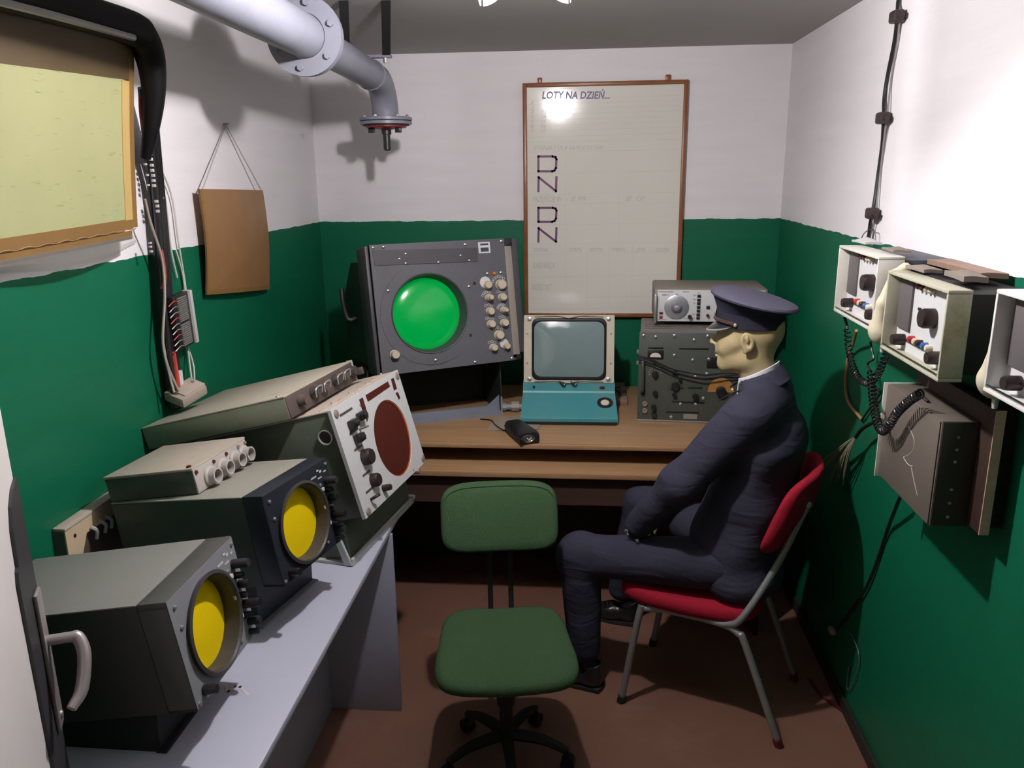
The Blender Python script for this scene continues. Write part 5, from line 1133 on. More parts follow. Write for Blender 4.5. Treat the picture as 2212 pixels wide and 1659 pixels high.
# handsets hung between the intercoms
def handset(label, x, y, z):
    f = Field((-0.06, -0.05, -0.03), (0.06, 0.05, 0.235), 0.0045)
    f.cone((0, 0, 0.03), (0.006, 0, 0.032), 0.031, 0.031, 0.01); f.cone((-0.010, -0.004, 0.045), (-0.012, -0.018, 0.11), 0.024, 0.0155, 0.02); f.cone((-0.012, -0.018, 0.11), (0.004, -0.026, 0.185), 0.0155, 0.010, 0.01); f.cone((0.004, -0.026, 0.185), (0.030, -0.024, 0.20), 0.010, 0.014, 0.01)
    r = thing('handset', label, 'handset', loc=(x, y, z)); f.mesh('handset_body', 'bone', r)
    MB().cyl((0.004, 0, 0.0), (0.004, 0, -0.020), 0.007, 0.005, 10).build('cord_sleeve', 'silver', r)
    MB().lathe([(0.020, 0), (0.022, 0.004)], (0.030, 0, 0.034), (1, 0, 0), 18).build('ear_cap', 'bone', r)
    MB().box((0.040, -0.020, 0.19), (0.03, 0.012, 0.02), 0.002).build('cradle_hook', 'brown_knob', r)
    return r
handset('ivory handset hanging between the farthest and the stained wall intercoms', 0.765, -2.006, 1.452)
handset('ivory handset hanging at the far end of nearest intercom, mostly hidden', 0.800, -2.530, 1.455)
# grey-brown box on a dark board
bd = thing('mounting_board', 'dark wooden board with pale raw edge on right wall behind grey-brown box', 'board', loc=(0.895, -2.17, 1.08)); DB = Vector((0.895, -2.17, 1.08))
MB().bb(Vector((0.886, -2.378, 1.095))-DB, Vector((0.906, -1.955, 1.385))-DB, 0.001).build('board_panel', 'dkboard', bd)
MB().bb(Vector((0.8855, -2.3800, 1.0945))-DB, Vector((0.9065, -2.3775, 1.3855))-DB).build('raw_edge', 'raw_wood', bd)
for y in (-2.33, -2.02): MB().bb(Vector((0.906, y-0.02, 1.10))-DB, Vector((0.9478, y+0.02, 1.38))-DB).build('batten', 'dkboard', bd)
gbx = thing('wall_box', 'grey-brown metal box on right wall below the stained intercom', 'box', loc=(0.843, -2.145, 1.083)); GO = Vector((0.843, -2.145, 1.083))
def GV(x, y, z): return Vector((x, y, z))-GO
MB().bb(GV(0.804, -2.317, 1.085), GV(0.8858, -1.985, 1.342), 0.003).build('box_case', 'wallbox', gbx)
MB().bb(GV(0.8005, -2.3135, 1.088), GV(0.804, -1.985, 1.3395), 0.0012).build('front_cover', 'wallbox', gbx)
MB().bb(GV(0.806, -2.3195, 1.088), GV(0.8858, -2.317, 1.340), 0.001).build('end_plate', 'wallbox_dk', gbx)
MB().bb(GV(0.792, -1.985, 1.080), GV(0.8858, -1.979, 1.344), 0.001).build('pale_flange', 'offwhite', gbx)
for z in (1.110, 1.145, 1.178, 1.245, 1.275, 1.305): MB().lathe([(0.004, 0), (0.003, 0.002)], GV(0.842, -2.3195, z), (0, -1, 0), 8).build('screw', 'steel', gbx)
mb = MB(); cv = [(0.142, -0.075), (0.165, -0.068), (0.190, -0.078), (0.207, -0.092), (0.205, -0.115), (0.175, -0.140), (0.155, -0.150), (0.187, -0.158), (0.214, -0.152)]
sp_ = spline([GV(0.8002, -1.985-y, 1.342+z) for y, z in cv], 4); mb.tube(sp_, 0.0009, 4); mb.tube([GV(0.8002, -2.19, 1.186), GV(0.8002, -2.215, 1.160), GV(0.8002, -2.245, 1.132)], 0.0009, 4); mb.build('chalk_scratch', 'ltgrey', gbx)
MB().tube([GV(0.82, -2.10, 1.343), GV(0.825, -2.13, 1.352), GV(0.83, -2.17, 1.345)], 0.004, 6, smooth=4).build('lead', 'black', gbx)
# coiled cords
def wp(*q): return [at(x, y, 'x', X) for x, y, X in q]
mb = MB(); mb.tube(wp((1822, 683, 0.80), (1826, 690, 0.81), (1829, 702, 0.82), (1830, 712, 0.82)), 0.004, 6, smooth=4)
coil(wp((1830, 712, 0.82), (1833, 750, 0.82), (1842, 790, 0.82), (1858, 820, 0.82), (1880, 827, 0.82), (1899, 803, 0.82), (1912, 768, 0.82)), 0.0088, 30, 0.0026, mb); o = mb.build('coiled_cord', 'black'); tag(o, 'black coiled cord looping below the farthest wall intercom', 'cord')
mb = MB(); mb.tube(wp((1880, 738, 0.775), (1882, 752, 0.78), (1887, 775, 0.78), (1878, 781, 0.78), (1874, 790, 0.78), (1882, 803, 0.78)), 0.0032, 6, smooth=5)
coil(wp((1882, 803, 0.78), (1884, 840, 0.775), (1889, 880, 0.77), (1896, 915, 0.765), (1906, 931, 0.765), (1919, 921, 0.765), (1937, 893, 0.768), (1962, 868, 0.772), (1988, 850, 0.775)), 0.0098, 36, 0.0026, mb); o = mb.build('coiled_cord', 'black'); tag(o, 'black coiled cord from ivory handset down across front of grey-brown box', 'cord')
o = MB().tube(wp((1850, 714, 0.88), (1842, 745, 0.92), (1831, 775, 0.935), (1826, 830, 0.94), (1833, 870, 0.94), (1862, 906, 0.938)), 0.0052, 7, smooth=6).build('tan_flex', 'cord_orange'); tag(o, 'tan flexible wire curving down green right wall left of coiled cords', 'wire')
o = MB().tube(wp((1890, 835, 0.935), (1900, 850, 0.935), (1880, 880, 0.938), (1861, 908, 0.938)), 0.004, 6, smooth=5).build('thin_dark_wire', 'black'); tag(o, 'short dark wire meeting lower end of tan flex on right wall', 'wire')
fr = thing('frayed_cable', 'black cable on right wall ending in frayed grey-green strands', 'cable', loc=at(1868, 925, 'x', 0.90)); RO = at(1868, 925, 'x', 0.90)
MB().tube([q-RO for q in wp((1900, 908, 0.90), (1880, 916, 0.90), (1862, 927, 0.90), (1848, 945, 0.90))], 0.006, 8, smooth=5).build('cable_sheath', 'black', fr)
ends = [(1773, 1000), (1780, 1012), (1790, 1005), (1783, 1030), (1795, 1028), (1792, 1042), (1805, 1040), (1800, 1020), (1812, 1030), (1820, 1048), (1808, 1010), (1822, 1030)]
for i, (ex, ey) in enumerate(ends):
    X = 0.90+0.02*random.random(); mx_ = 1848+(ex-1848)*0.45+random.uniform(-6, 6); my = 945+(ey-945)*0.35
    MB().tube([q-RO for q in wp((1850, 942, 0.90), (mx_, my, 0.895), (ex, ey, X))], 0.0032, 5, smooth=5).build('strand', ('strand_green', 'boxgreen', 'strand_tan')[i % 3], fr)
o = MB().tube(wp((1945, 1072, 0.90), (1930, 1110, 0.92), (1915, 1150, 0.938), (1880, 1250, 0.938), (1845, 1310, 0.936), (1812, 1354, 0.934)), 0.0055, 7, smooth=6).build('wall_cable', 'black'); tag(o, 'black cable running from grey-brown box down the green wall', 'cable')
o = MB().lathe([(0.010, 0), (0.014, 0.008), (0.013, 0.028), (0.008, 0.034)], at(1794, 1357, 'x', 0.934), (0.05, -0.9, -0.05), 12).build('cable_plug', 'cord_beige'); tag(o, 'small pale plug at the lower end of black wall cable', 'plug')
o = MB().tube(wp((1815, 1360, 0.94), (1835, 1366, 0.94), (1850, 1395, 0.94), (1856, 1425, 0.941), (1846, 1470, 0.941), (1830, 1490, 0.941), (1833, 1440, 0.94)), 0.0022, 5, smooth=6).build('thin_loop_wire', 'pipe_dk'); tag(o, 'thin dark wire loop on right wall near floor', 'wire')
o = MB().tube([at(1750, 1468, 'z', 0.006), at(1772, 1500, 'z', 0.006), at(1790, 1514, 'z', 0.006), at(1812, 1530, 'z', 0.006), at(1826, 1538, 'z', 0.010)], 0.006, 7, smooth=6).build('floor_wire', 'dark_red'); tag(o, 'dark red wire on floor beside right wall skirting', 'wire')
# ceiling-to-intercom cable with clips
wc = thing('clipped_cable', 'black cable fixed with brown clips running down white right wall from ceiling', 'cable', loc=(0.94, -1.35, 1.66)); CO2 = Vector((0.94, -1.35, 1.66))
cp = wp((1946, -25, 0.938), (1940, 5, 0.938), (1938, 40, 0.93), (1932, 90, 0.938), (1917, 165, 0.942), (1910, 215, 0.940), (1909, 255, 0.93), (1906, 310, 0.940), (1898, 370, 0.942), (1890, 430, 0.938), (1884, 462, 0.93), (1879, 490, 0.938), (1876, 525, 0.92))
MB().tube([q-CO2 for q in cp], 0.0060, 8, smooth=5).build('black_cable', 'black', wc)
cp2 = wp((1943, 40, 0.936), (1938, 95, 0.942), (1925, 170, 0.943), (1917, 250, 0.936), (1912, 280, 0.936), (1903, 360, 0.943), (1892, 455, 0.936), (1886, 500, 0.938), (1884, 530, 0.925))
MB().tube([q-CO2 for q in cp2], 0.0028, 6, smooth=5).build('grey_wire', 'comb', wc)
for x, y in ((1937, 36), (1907, 255), (1884, 461)):
    c = at(x, y, 'x', 0.925)-CO2
    MB().box(c, (0.034, 0.052, 0.036), 0.008).build('cable_clip', 'clamp', wc)
    MB().cyl(c+Vector((0.0, -0.022, 0)), c+Vector((0.0, -0.040, -0.002)), 0.009, seg=12).build('clip_screw', 'clamp', wc)
MB().tube([q-CO2 for q in wp((1855, 528, 0.93), (1866, 505, 0.935), (1878, 497, 0.93), (1888, 497, 0.925), (1886, 512, 0.92), (1880, 526, 0.91))], 0.0016, 5, smooth=6).build('binding_wire', 'black', wc)

# ================================================================== DOOR LEAF AT THE LEFT
dF = Vector((-0.992, -2.895, 0)); dd = Vector((0.455, -0.89, 0)).normalized(); dn = Vector((-dd.y, dd.x, 0))
if dn.x < 0: dn = -dn
DM = Matrix((dd, dn, Vector((0, 0, 1)))).transposed().to_4x4(); DM.translation = dF
dr = bpy.data.objects.new('door_1', None); COL.objects.link(dr); dr.matrix_world = DM; struct(dr); dr['label'] = 'white open door leaf with dark lock plate at left edge of frame'
MB().bb((0, -0.040, 0.006), (0.78, 0.0, 2.02), 0.003).build('door_leaf', 'doorpaint', dr)
pl = []
for k in range(9): a = PI/2+k/8*PI/2
lkp = [(0.0, 0.40), (0.24, 0.40), (0.24, 1.24), (0.225, 1.26), (0.195, 1.268), (0.195, 1.33), (0.18, 1.37), (0.13, 1.40), (0.06, 1.405), (0.0, 1.40)]
lkp = [(0.0, 0.30), (0.105, 0.30), (0.118, 1.245), (0.110, 1.262), (0.100, 1.268), (0.094, 1.33), (0.075, 1.365), (0.04, 1.385), (0.0, 1.392)]
MB().prism([(x, 0.0, z) for x, z in lkp], (0, 0.006, 0)).build('lock_plate', 'lock', dr, flat=True)
hz = 1.085
MB().bb((0.010, 0.006, 0.905), (0.050, 0.014, 1.185), 0.006).build('escutcheon', 'handle_grey', dr)
MB().tube([(0.03, 0.010, hz), (0.03, 0.050, hz-0.002), (0.03, 0.062, hz-0.006), (0.045, 0.070, hz-0.035), (0.075, 0.062, hz-0.085), (0.10, 0.045, hz-0.105)], [0.010, 0.010, 0.0115, 0.012, 0.012, 0.009], 12, smooth=5).build('lever_handle', 'handle_grey', dr)
MB().lathe([(0.008, 0), (0.007, 0.003)], (0.03, 0.014, 0.93), (0, 1, 0), 10).build('keyhole_rose', 'handle_grey', dr)

# ================================================================== GREEN SWIVEL CHAIR
GM = Matrix.Translation((-0.245, -1.865, 0)) @ Matrix.Rotation(math.atan2(-0.986, 0.150), 4, 'Z')
gc = thing('swivel_chair', 'green upholstered swivel chair with low backrest standing in the foreground', 'chair', GM)
def cushion(fn, nu=28, nv=28, th=0.05):
    """soft rounded cushion: fn(a, r) maps angle and 0..1 radius to a planar outline; returns rings"""
    R = []
    prof = [(0.02, -1), (0.6, -1.0), (0.93, -0.92), (0.985, -0.6), (1.0, -0.1), (0.99, 0.35), (0.955, 0.7), (0.88, 0.9), (0.7, 1.0), (0.35, 1.06), (0.02, 1.08)]
    for r, h in prof: R.append([fn(2*PI*k/nu, r, h) for k in range(nu)])
    return R
def superell(a, p): 
    c, s_ = math.cos(a), math.sin(a); return (math.copysign(abs(c)**p, c), math.copysign(abs(s_)**p, s_))
def seat_fn(a, r, h):
    c, s_ = superell(a, 0.42); x = c*0.222*r+0.005; wy = 0.200+0.025*(c+1)/2
    if c > 0.2: wy += 0.004
    return (x, s_*wy*r, 0.425+0.026*h + (0.010*r*r*abs(s_) - 0.006*(c > .5)*r*c))
MB().rings(cushion(seat_fn, 64)).build('seat', 'green_cloth', gc, sharp=1.0)
def back_fn(a, r, h):
    c, s_ = superell(a, 0.42); y = c*0.200*r; z = 0.760+s_*0.106*r*(1.0+0.05*c*0)
    return (-0.272+0.028*h+0.016*(c*r)**2-0.045*(s_*r), y, z+0.012*(-c)*0)
MB().rings(cushion(back_fn, 64)).build('backrest', 'green_cloth', gc, sharp=1.0)
MB().tube([(back_fn(a, 0.955, 0.72)[0]+0.002, back_fn(a, 0.955, 0.72)[1], back_fn(a, 0.955, 0.72)[2]) for a in [0.35+k/24*(PI-0.7) for k in range(25)]], 0.0022, 5).build('piping', 'green_cloth', gc)
for y in (-0.036, 0.036):
    MB().tube([(-0.30, y, 0.78), (-0.292, y, 0.67), (-0.270, y, 0.50), (-0.245, y, 0.40), (-0.17, y, 0.388), (-0.04, y, 0.386)], 0.009, 8, smooth=5).build('back_post', 'dark_metal', gc)
MB().cyl((-0.290, -0.062, 0.655), (-0.290, 0.062, 0.655), 0.005, seg=8).build('cross_bar', 'dark_metal', gc)
for y in (-0.036, 0.036): MB().cyl((-0.294, y, 0.61), (-0.285, y, 0.70), 0.014, seg=10).build('post_sleeve', 'dark_metal', gc)
MB().box((0, 0, 0.388), (0.20, 0.18, 0.018), 0.004).build('seat_plate', 'dark_metal', gc)
MB().lathe([(0.022, 0.075), (0.022, 0.22), (0.030, 0.221), (0.030, 0.36), (0.05, 0.38)], (0, 0, 0), (0, 0, 1), 18).build('column', 'dark_metal', gc)
for k in range(5):
    a = k*2*PI/5+0.05; c = Vector((math.cos(a), math.sin(a), 0))
    leg = MB().tube([Vector((0, 0, 0.105)), c*0.12+Vector((0, 0, 0.098)), c*0.205+Vector((0, 0, 0.066))], [0.021, 0.017, 0.012], 8, smooth=4).build('leg', 'dark_metal', gc)
    w_ = MB(); n_ = Vector((-c.y, c.x, 0)); e = c*0.205+Vector((0, 0, 0.024))
    w_.cyl(e-n_*0.018, e+n_*0.018, 0.0235, seg=16); w_.cyl(e+Vector((0, 0, 0.01)), e+Vector((0, 0, 0.045)), 0.008, seg=8); w_.build('caster', 'black', leg)

# ================================================================== RED CHAIR (local x forward, y to the sitter's left)
CH = Matrix.Translation((0.465, -1.435, 0)) @ Matrix.Rotation(math.atan2(0.356, -0.934), 4, 'Z')
rch = thing('red_chair', 'red upholstered chair with grey tubular legs under the seated man', 'chair', CH)
def rseat(u, v):
    # u along depth (rear to front), v across
    pass
def rs_fn(a, r, h):
    c, s_ = superell(a, 0.38); x = 0.050+c*0.250*r; y = s_*0.207*r
    zc = 0.447 + 0.020*max(0, (c*r))**2 - 0.022*max(0, c*r)**6 - 0.010*(1-(c*r)**2)*(1-(s_*r)**2) + 0.024*max(0, -(c*r))**3
    return (x, y, zc-0.009+0.033*h)
MB().rings(cushion(rs_fn, 64)).build('seat', 'red_cloth', rch, sharp=1.0)
def rb_fn(a, r, h):
    c, s_ = superell(a, 0.42); y = c*0.212*r; z = 0.810+s_*0.138*r
    return (-0.282+0.030*h*(1-0.35*abs(s_*r)) - 0.048*(s_*r) + 0.062*(c*r)**2 - 0.012*(1-(s_*r)**2), y, z)
MB().rings(cushion(rb_fn, 64)).build('backrest', 'red_cloth', rch, sharp=1.0)
for s_ in (1, -1):
    y = 0.203*s_
    MB().tube([(0.262, y, 0.012), (0.206, y*0.97, 0.375), (0.190, y*0.93, 0.396), (0.12, y*0.86, 0.400)], 0.0125, 12, smooth=6).build('front_leg', 'chair_metal', rch)
    MB().tube([(-0.294, y, 0.012), (-0.165, y, 0.35), (-0.14, y*0.99, 0.388), (-0.095, y*0.94, 0.402), (0.0, y*0.88, 0.402), (0.13, y*0.86, 0.400)], 0.0125, 12, smooth=6).build('rear_leg', 'chair_metal', rch)
    MB().tube([(-0.02, y*0.90, 0.402), (-0.10, y*0.97, 0.412), (-0.150, y*0.99, 0.455), (-0.240, y*0.70, 0.64), (-0.312, y*0.56, 0.850)], 0.0115, 12, smooth=6).build('back_upright', 'chair_metal', rch)
    MB().lathe([(0.0125, 0), (0.0135, 0.006), (0.011, 0.014), (0.004, 0.017)], (-0.311, y*0.56, 0.847), (-0.33, 0, 0.95), 12).build('end_cap', 'chrome', rch)
    for x in (0.264, -0.297): MB().lathe([(0.016, 0), (0.016, 0.028), (0.013, 0.032)], (x, y, 0.0), ((-0.16 if x > 0 else 0.33), 0, 1), 12).build('rubber_foot', 'dark_red' if x < 0 else 'black_matte', rch)
MB().cyl((0.15, -0.19, 0.398), (0.15, 0.19, 0.398), 0.009, seg=10).build('cross_tube', 'chair_metal', rch); MB().cyl((-0.09, -0.195, 0.418), (-0.09, 0.195, 0.418), 0.009, seg=10).build('cross_tube', 'chair_metal', rch)

# ================================================================== SEATED MAN (MANNEQUIN)
man = thing('person', 'seated person in navy-grey uniform and peaked cap facing left on red chair', 'person', CH)
# body: one continuous figure (head, neck, trunk, arms with hands, legs)
f = Field((-0.33, -0.38, 0.44), (0.62, 0.30, 1.50), 0.0085)
def arms(f, rs, k=0.03):
    f.cone((-0.112, 0.170, 1.130), (0.078, 0.205, 0.890), rs[0], rs[1], k); f.cone((0.078, 0.205, 0.890), (0.235, 0.135, 0.690), rs[1], rs[2], k)
    f.cone((-0.125, -0.165, 1.135), (0.045, -0.235, 0.895), rs[0], rs[1], k); f.cone((0.045, -0.235, 0.895), (0.22, -0.12, 0.690), rs[1], rs[2], k)
f.cone((-0.12, 0, 0.60), (-0.155, 0, 0.85), 0.075, 0.07, 0.03, (1, .7, 1)); f.cone((-0.155, 0, 0.85), (-0.16, 0, 1.08), 0.075, 0.075, 0.03, (1, .6, 1)); f.cone((-0.145, -0.12, 1.13), (-0.145, 0.12, 1.13), 0.045, 0.045, 0.04)
f.cone((-0.128, 0, 1.15), (-0.112, 0, 1.30), 0.050, 0.047, 0.03)
arms(f, (0.040, 0.034, 0.024))
for s_, kx, ks, kz in ((1, 0.42, 0.165, 0.53), (-1, 0.355, -0.30, 0.585)):
    f.cone((-0.09, 0.09*s_, 0.565), (kx, ks, kz), 0.062, 0.048, 0.03)
f.d = np.where(f.P[..., 2] > 1.27, 1e3, f.d) if False else f.d
body_low = f
# left hand: resting between the thighs, fingers curled, made on the same field
for s_, wx, wy in ((1, 0.235, 0.135), (-1, 0.22, -0.12)):
    w0 = np.array((wx, wy, 0.690)); dirv = np.array((0.28, -0.75*s_, -0.60)); dirv /= np.linalg.norm(dirv)
    pk = w0+dirv*0.075; f.cone(w0, pk, 0.024, 0.022, 0.012, (1, 1, 1))
    side = np.cross(dirv, (0, 0, 1.0)); side /= np.linalg.norm(side); dn_ = np.cross(side, dirv)
    f.cone(w0+dirv*0.05+side*0.022, pk+side*0.026, 0.013, 0.013, 0.01); f.cone(w0+dirv*0.05-side*0.022, pk-side*0.026, 0.013, 0.013, 0.01)
    for i, ln in enumerate((0.070, 0.080, 0.075, 0.058)):
        b0 = pk+side*(0.030-0.020*i); b1 = b0+dirv*ln*0.45-dn_*0.006*0; b2 = b1+dirv*ln*0.35+dn_*0.018*np.sign(-dn_[2]); b3 = b2+dirv*ln*0.20+dn_*0.016*np.sign(-dn_[2])
        f.cone(b0, b1, 0.0095, 0.009, 0.004); f.cone(b1, b2, 0.009, 0.0085, 0.003); f.cone(b2, b3, 0.0085, 0.0078, 0.003)
    t0 = w0+dirv*0.03+side*0.022; t1 = t0+dirv*0.035+side*0.026; t2 = t1+dirv*0.030+side*0.004
    f.cone(t0, t1, 0.013, 0.011, 0.006); f.cone(t1, t2, 0.011, 0.009, 0.004)
# head on a finer field of its own is merged with the neck by overlapping in the collar: refine it here instead
h = Field((-0.23, -0.115, 1.12), (0.075, 0.115, 1.52), 0.0036)
h.ell((-0.088, 0, 1.392), (0.102, 0.077, 0.098), 0)
h.ell((-0.040, 0, 1.335), (0.064, 0.060, 0.085), 0.03)
h.cone((-0.075, 0.036, 1.290), (-0.012, 0.012, 1.262), 0.030, 0.022, 0.025); h.cone((-0.075, -0.036, 1.290), (-0.012, -0.012, 1.262), 0.030, 0.022, 0.025)
h.ell((-0.001, 0, 1.266), (0.020, 0.021, 0.019), 0.016)
h.cone((-0.010, 0.036, 1.322), (-0.04, 0.048, 1.345), 0.016, 0.020, 0.02); h.cone((-0.010, -0.036, 1.322), (-0.04, -0.048, 1.345), 0.016, 0.020, 0.02)
h.cone((0.006, 0.030, 1.392), (-0.012, 0.052, 1.390), 0.011, 0.010, 0.016); h.cone((0.006, -0.030, 1.392), (-0.012, -0.052, 1.390), 0.011, 0.010, 0.016); h.cone((0.008, -0.02, 1.390), (0.008, 0.02, 1.390), 0.011, 0.011, 0.012)
for s_ in (1, -1):
    h.ell((0.026, 0.032*s_, 1.366), (0.021, 0.017, 0.012), 0.010, sub=True)
    h.ell((-0.004, 0.032*s_, 1.364), (0.014, 0.015, 0.011), 0.003)
    h.cone((0.009, 0.020*s_, 1.371), (0.004, 0.044*s_, 1.369), 0.0035, 0.003, 0.003)
h.cone((0.012, 0, 1.378), (0.040, 0, 1.339), 0.0085, 0.0085, 0.010); h.ell((0.033, 0, 1.334), (0.015, 0.013, 0.008), 0.006)
for s_ in (1, -1): h.ell((0.020, 0.012*s_, 1.331), (0.011, 0.008, 0.008), 0.005)
h.ell((0.016, 0, 1.313), (0.012, 0.026, 0.014), 0.012)
h.ell((0.0195, 0, 1.3035), (0.011, 0.020, 0.0055), 0.002); h.ell((0.0185, 0, 1.2915), (0.011, 0.018, 0.0058), 0.002)
h.ell((0.004, 0, 1.281), (0.013, 0.024, 0.012), 0.010)
h.cone((-0.105, 0, 1.30), (-0.128, 0, 1.14), 0.053, 0.058, 0.035, (1, 1.04, 1))
ER = Euler((0, D(-14), D(-16))).to_matrix()
for s_ in (1, -1):
    Re = np.array(Euler((0, D(14), D(18)*s_)).to_matrix())
    c = np.array((-0.088, 0.079*s_, 1.357))
    h.ell(c, (0.022, 0.0085, 0.034), 0.004, Re); h.ell(c+np.array((0.0, 0.007*s_, 0.004)), (0.0125, 0.006, 0.022), 0.003, Re, sub=True)
    h.ell(c+np.array((0.012, 0.001*s_, -0.006)), (0.007, 0.006, 0.009), 0.003, Re); h.ell(c+np.array((0.004, 0.0005*s_, -0.029)), (0.009, 0.006, 0.009), 0.004, Re)
    h.ell(c+np.array((0.0, 0.006*s_, 0.010)), (0.006, 0.004, 0.013), 0.003, Re)
# one skin surface: sample the head field into a joint field so that the figure stays continuous
f.cut((0, 0, 1), (0, 0, 1.155))
body = f.mesh('body', 'skin', man)
h.cut((0, 0, -1), (0, 0, 1.150))
head = h.mesh('head', 'skin', None)
bmj = bmesh.new(); bmj.from_mesh(body.data); bmj.from_mesh(head.data); bmj.to_mesh(body.data); bmj.free()
body.data.polygons.foreach_set('use_smooth', [True]*len(body.data.polygons)); hm_ = head.data; bpy.data.objects.remove(head); bpy.data.meshes.remove(hm_)

def wrinkle(f, amp, sc):
    P = f.P*sc; f.d += amp*(np.sin(P[..., 0]*1.0+2.1*np.sin(P[..., 2]*0.7))*np.sin(P[..., 2]*1.1+1.3*np.sin(P[..., 1]*0.9)) + 0.5*np.sin(P[..., 0]*2.3+P[..., 2]*1.9+1.0))
# jacket
f = Field((-0.34, -0.33, 0.45), (0.36, 0.33, 1.31), 0.0075)
f.cone((-0.105, 0, 0.56), (-0.150, 0, 0.82), 0.122, 0.110, 0.03, (1, .64, 1)); f.cone((-0.150, 0, 0.82), (-0.165, 0, 1.02), 0.112, 0.118, 0.03, (1, .62, 1))
f.cone((-0.165, 0, 1.02), (-0.160, 0, 1.12), 0.118, 0.085, 0.03, (1, .60, 1)); f.cone((-0.145, -0.125, 1.150), (-0.145, 0.125, 1.150), 0.058, 0.058, 0.05)
f.cone((-0.135, -0.05, 1.190), (-0.135, 0.05, 1.190), 0.062, 0.062, 0.05)
arms(f, (0.080, 0.064, 0.050), 0.045)
f.cone((-0.128, 0, 1.20), (-0.122, 0, 1.270), 0.076, 0.073, 0.02)                      # stand of the collar
f.ell((-0.105, 0, 0.52), (0.136, 0.186, 0.06), 0.06); f.cone((-0.015, 0, 0.655), (-0.085, 0, 0.87), 0.095, 0.09, 0.05, (1, 0.62, 1))
wrinkle(f, 0.0022, 16)
f.cone((-0.113, 0, 1.20), (-0.108, 0, 1.34), 0.062, 0.064, 0.004, sub=True)           # neck opening
f.cone((-0.03, 0, 1.14), (0.0, 0, 1.27), 0.030, 0.05, 0.008, sub=True)
f.cut((0.44, 0, 1.0), (-0.180, 0, 1.272))                                              # collar edge falls towards the front
f.cut((0, 0, -1), (0, 0, 0.478))
# cuffs
Pa = f.P
for s_, w_ in ((1, (0.235, 0.135, 0.690)), (-1, (0.22, -0.12, 0.690))):
    e_ = np.array((0.078, 0.205, 0.89) if s_ > 0 else (0.045, -0.235, 0.895)); w0 = np.array(w_); ax_ = (w0-e_)/np.linalg.norm(w0-e_)
    tt = (Pa-w0)@ax_; near = np.linalg.norm(Pa-w0, axis=-1) < 0.12
    f.d = np.where(near, np.maximum(f.d, tt-0.050), f.d)
# open skirt front: keep the laps free
f.d = np.maximum(f.d, -np.maximum.reduce([-(Pa[..., 0]-0.035-0.25*(Pa[..., 2]-0.6)), Pa[..., 2]-0.70, np.abs(Pa[..., 1])-0.5]) ) if False else f.d
jk = f.mesh('jacket', 'uniform', man)
# trousers
f = Field((-0.26, -0.42, 0.05), (0.58, 0.32, 0.76), 0.0075)
f.cone((-0.09, -0.07, 0.575), (-0.09, 0.07, 0.575), 0.098, 0.098, 0.03)
for s_, k0, a0 in ((1, (0.445, 0.165, 0.540), (0.425, 0.165, 0.165)), (-1, (0.350, -0.300, 0.590), (0.435, -0.320, 0.165))):
    f.cone((-0.07, 0.09*s_, 0.575), k0, 0.094, 0.074, 0.03); f.cone(k0, a0, 0.078, 0.060, 0.025)
    f.cone(k0, (k0[0]+0.012, k0[1], k0[2]-0.02), 0.078, 0.074, 0.02)
wrinkle(f, 0.0022, 16)
f.d = np.maximum(f.d, 0.105-f.P[..., 2])
f.d = np.maximum(f.d, (0.474-f.P[..., 2])*(f.P[..., 0] < 0.24)-1e3*(f.P[..., 0] >= 0.24))   # flattened on the seat
tr = f.mesh('trousers', 'trousers', man)
# shoes
def shoe(x, y, yaw, pitch=0.0):
    f = Field((-0.09, -0.06, -0.002), (0.24, 0.06, 0.14), 0.005)
    f.cone((-0.03, 0, 0.045), (0.06, 0, 0.045), 0.036, 0.036, 0.03); f.cone((0.06, 0, 0.045), (0.17, 0, 0.032), 0.038, 0.034, 0.03, (1, .85, 1)); f.cone((-0.025, 0, 0.06), (-0.03, 0, 0.115), 0.036, 0.034, 0.02)
    f.cone((-0.03, 0, 0.10), (-0.03, 0, 0.15), 0.026, 0.028, 0.004, sub=True); f.cut((0, 0, -1), (0, 0, 0.012)); f.cut((0.35, 0, 1), (-0.03, 0, 0.105))
    o = f.mesh('shoe', 'shoe', man)
    R = Matrix.Translation((x, y, 0)) @ Matrix.Rotation(D(yaw), 4, 'Z') @ Matrix.Rotation(D(pitch), 4, 'Y'); o.matrix_local = R
    def so(h_): return [(-0.068*math.cos(a) if math.cos(a) > 0 else -0.212*math.cos(a), (0.036 if math.cos(a) > 0 else 0.042)*math.copysign(abs(math.sin(a))**0.75, math.sin(a)), h_) for a in [2*PI*k/40 for k in range(40)]]
    MB().rings([so(0.0), so(0.014)]).build('sole', 'black_matte', o); MB().bb((-0.064, -0.032, 0.0), (-0.005, 0.032, 0.020), 0.004).build('heel', 'black_matte', o)
    mb = MB()
    for k in range(3): mb.tube([(0.05+0.018*k, -0.022, 0.076-0.006*k), (0.052+0.018*k, 0, 0.086-0.006*k), (0.05+0.018*k, 0.022, 0.076-0.006*k)], 0.0025, 5, smooth=3)
    mb.tube([(0.05, 0.004, 0.086), (0.04, 0.03, 0.088), (0.03, 0.045, 0.075)], 0.002, 5, smooth=3); mb.build('laces', 'brown_knob', o)
    return o
shoe(0.415, 0.165, -3); shoe(0.430, -0.325, 2)
for y, x in ((0.165, 0.425-0.01), (-0.320, 0.435-0.01)): MB().cyl((x-0.012, y, 0.09), (x-0.006, y, 0.19), 0.032, 0.036, 14).build('sock', 'black_matte', man)
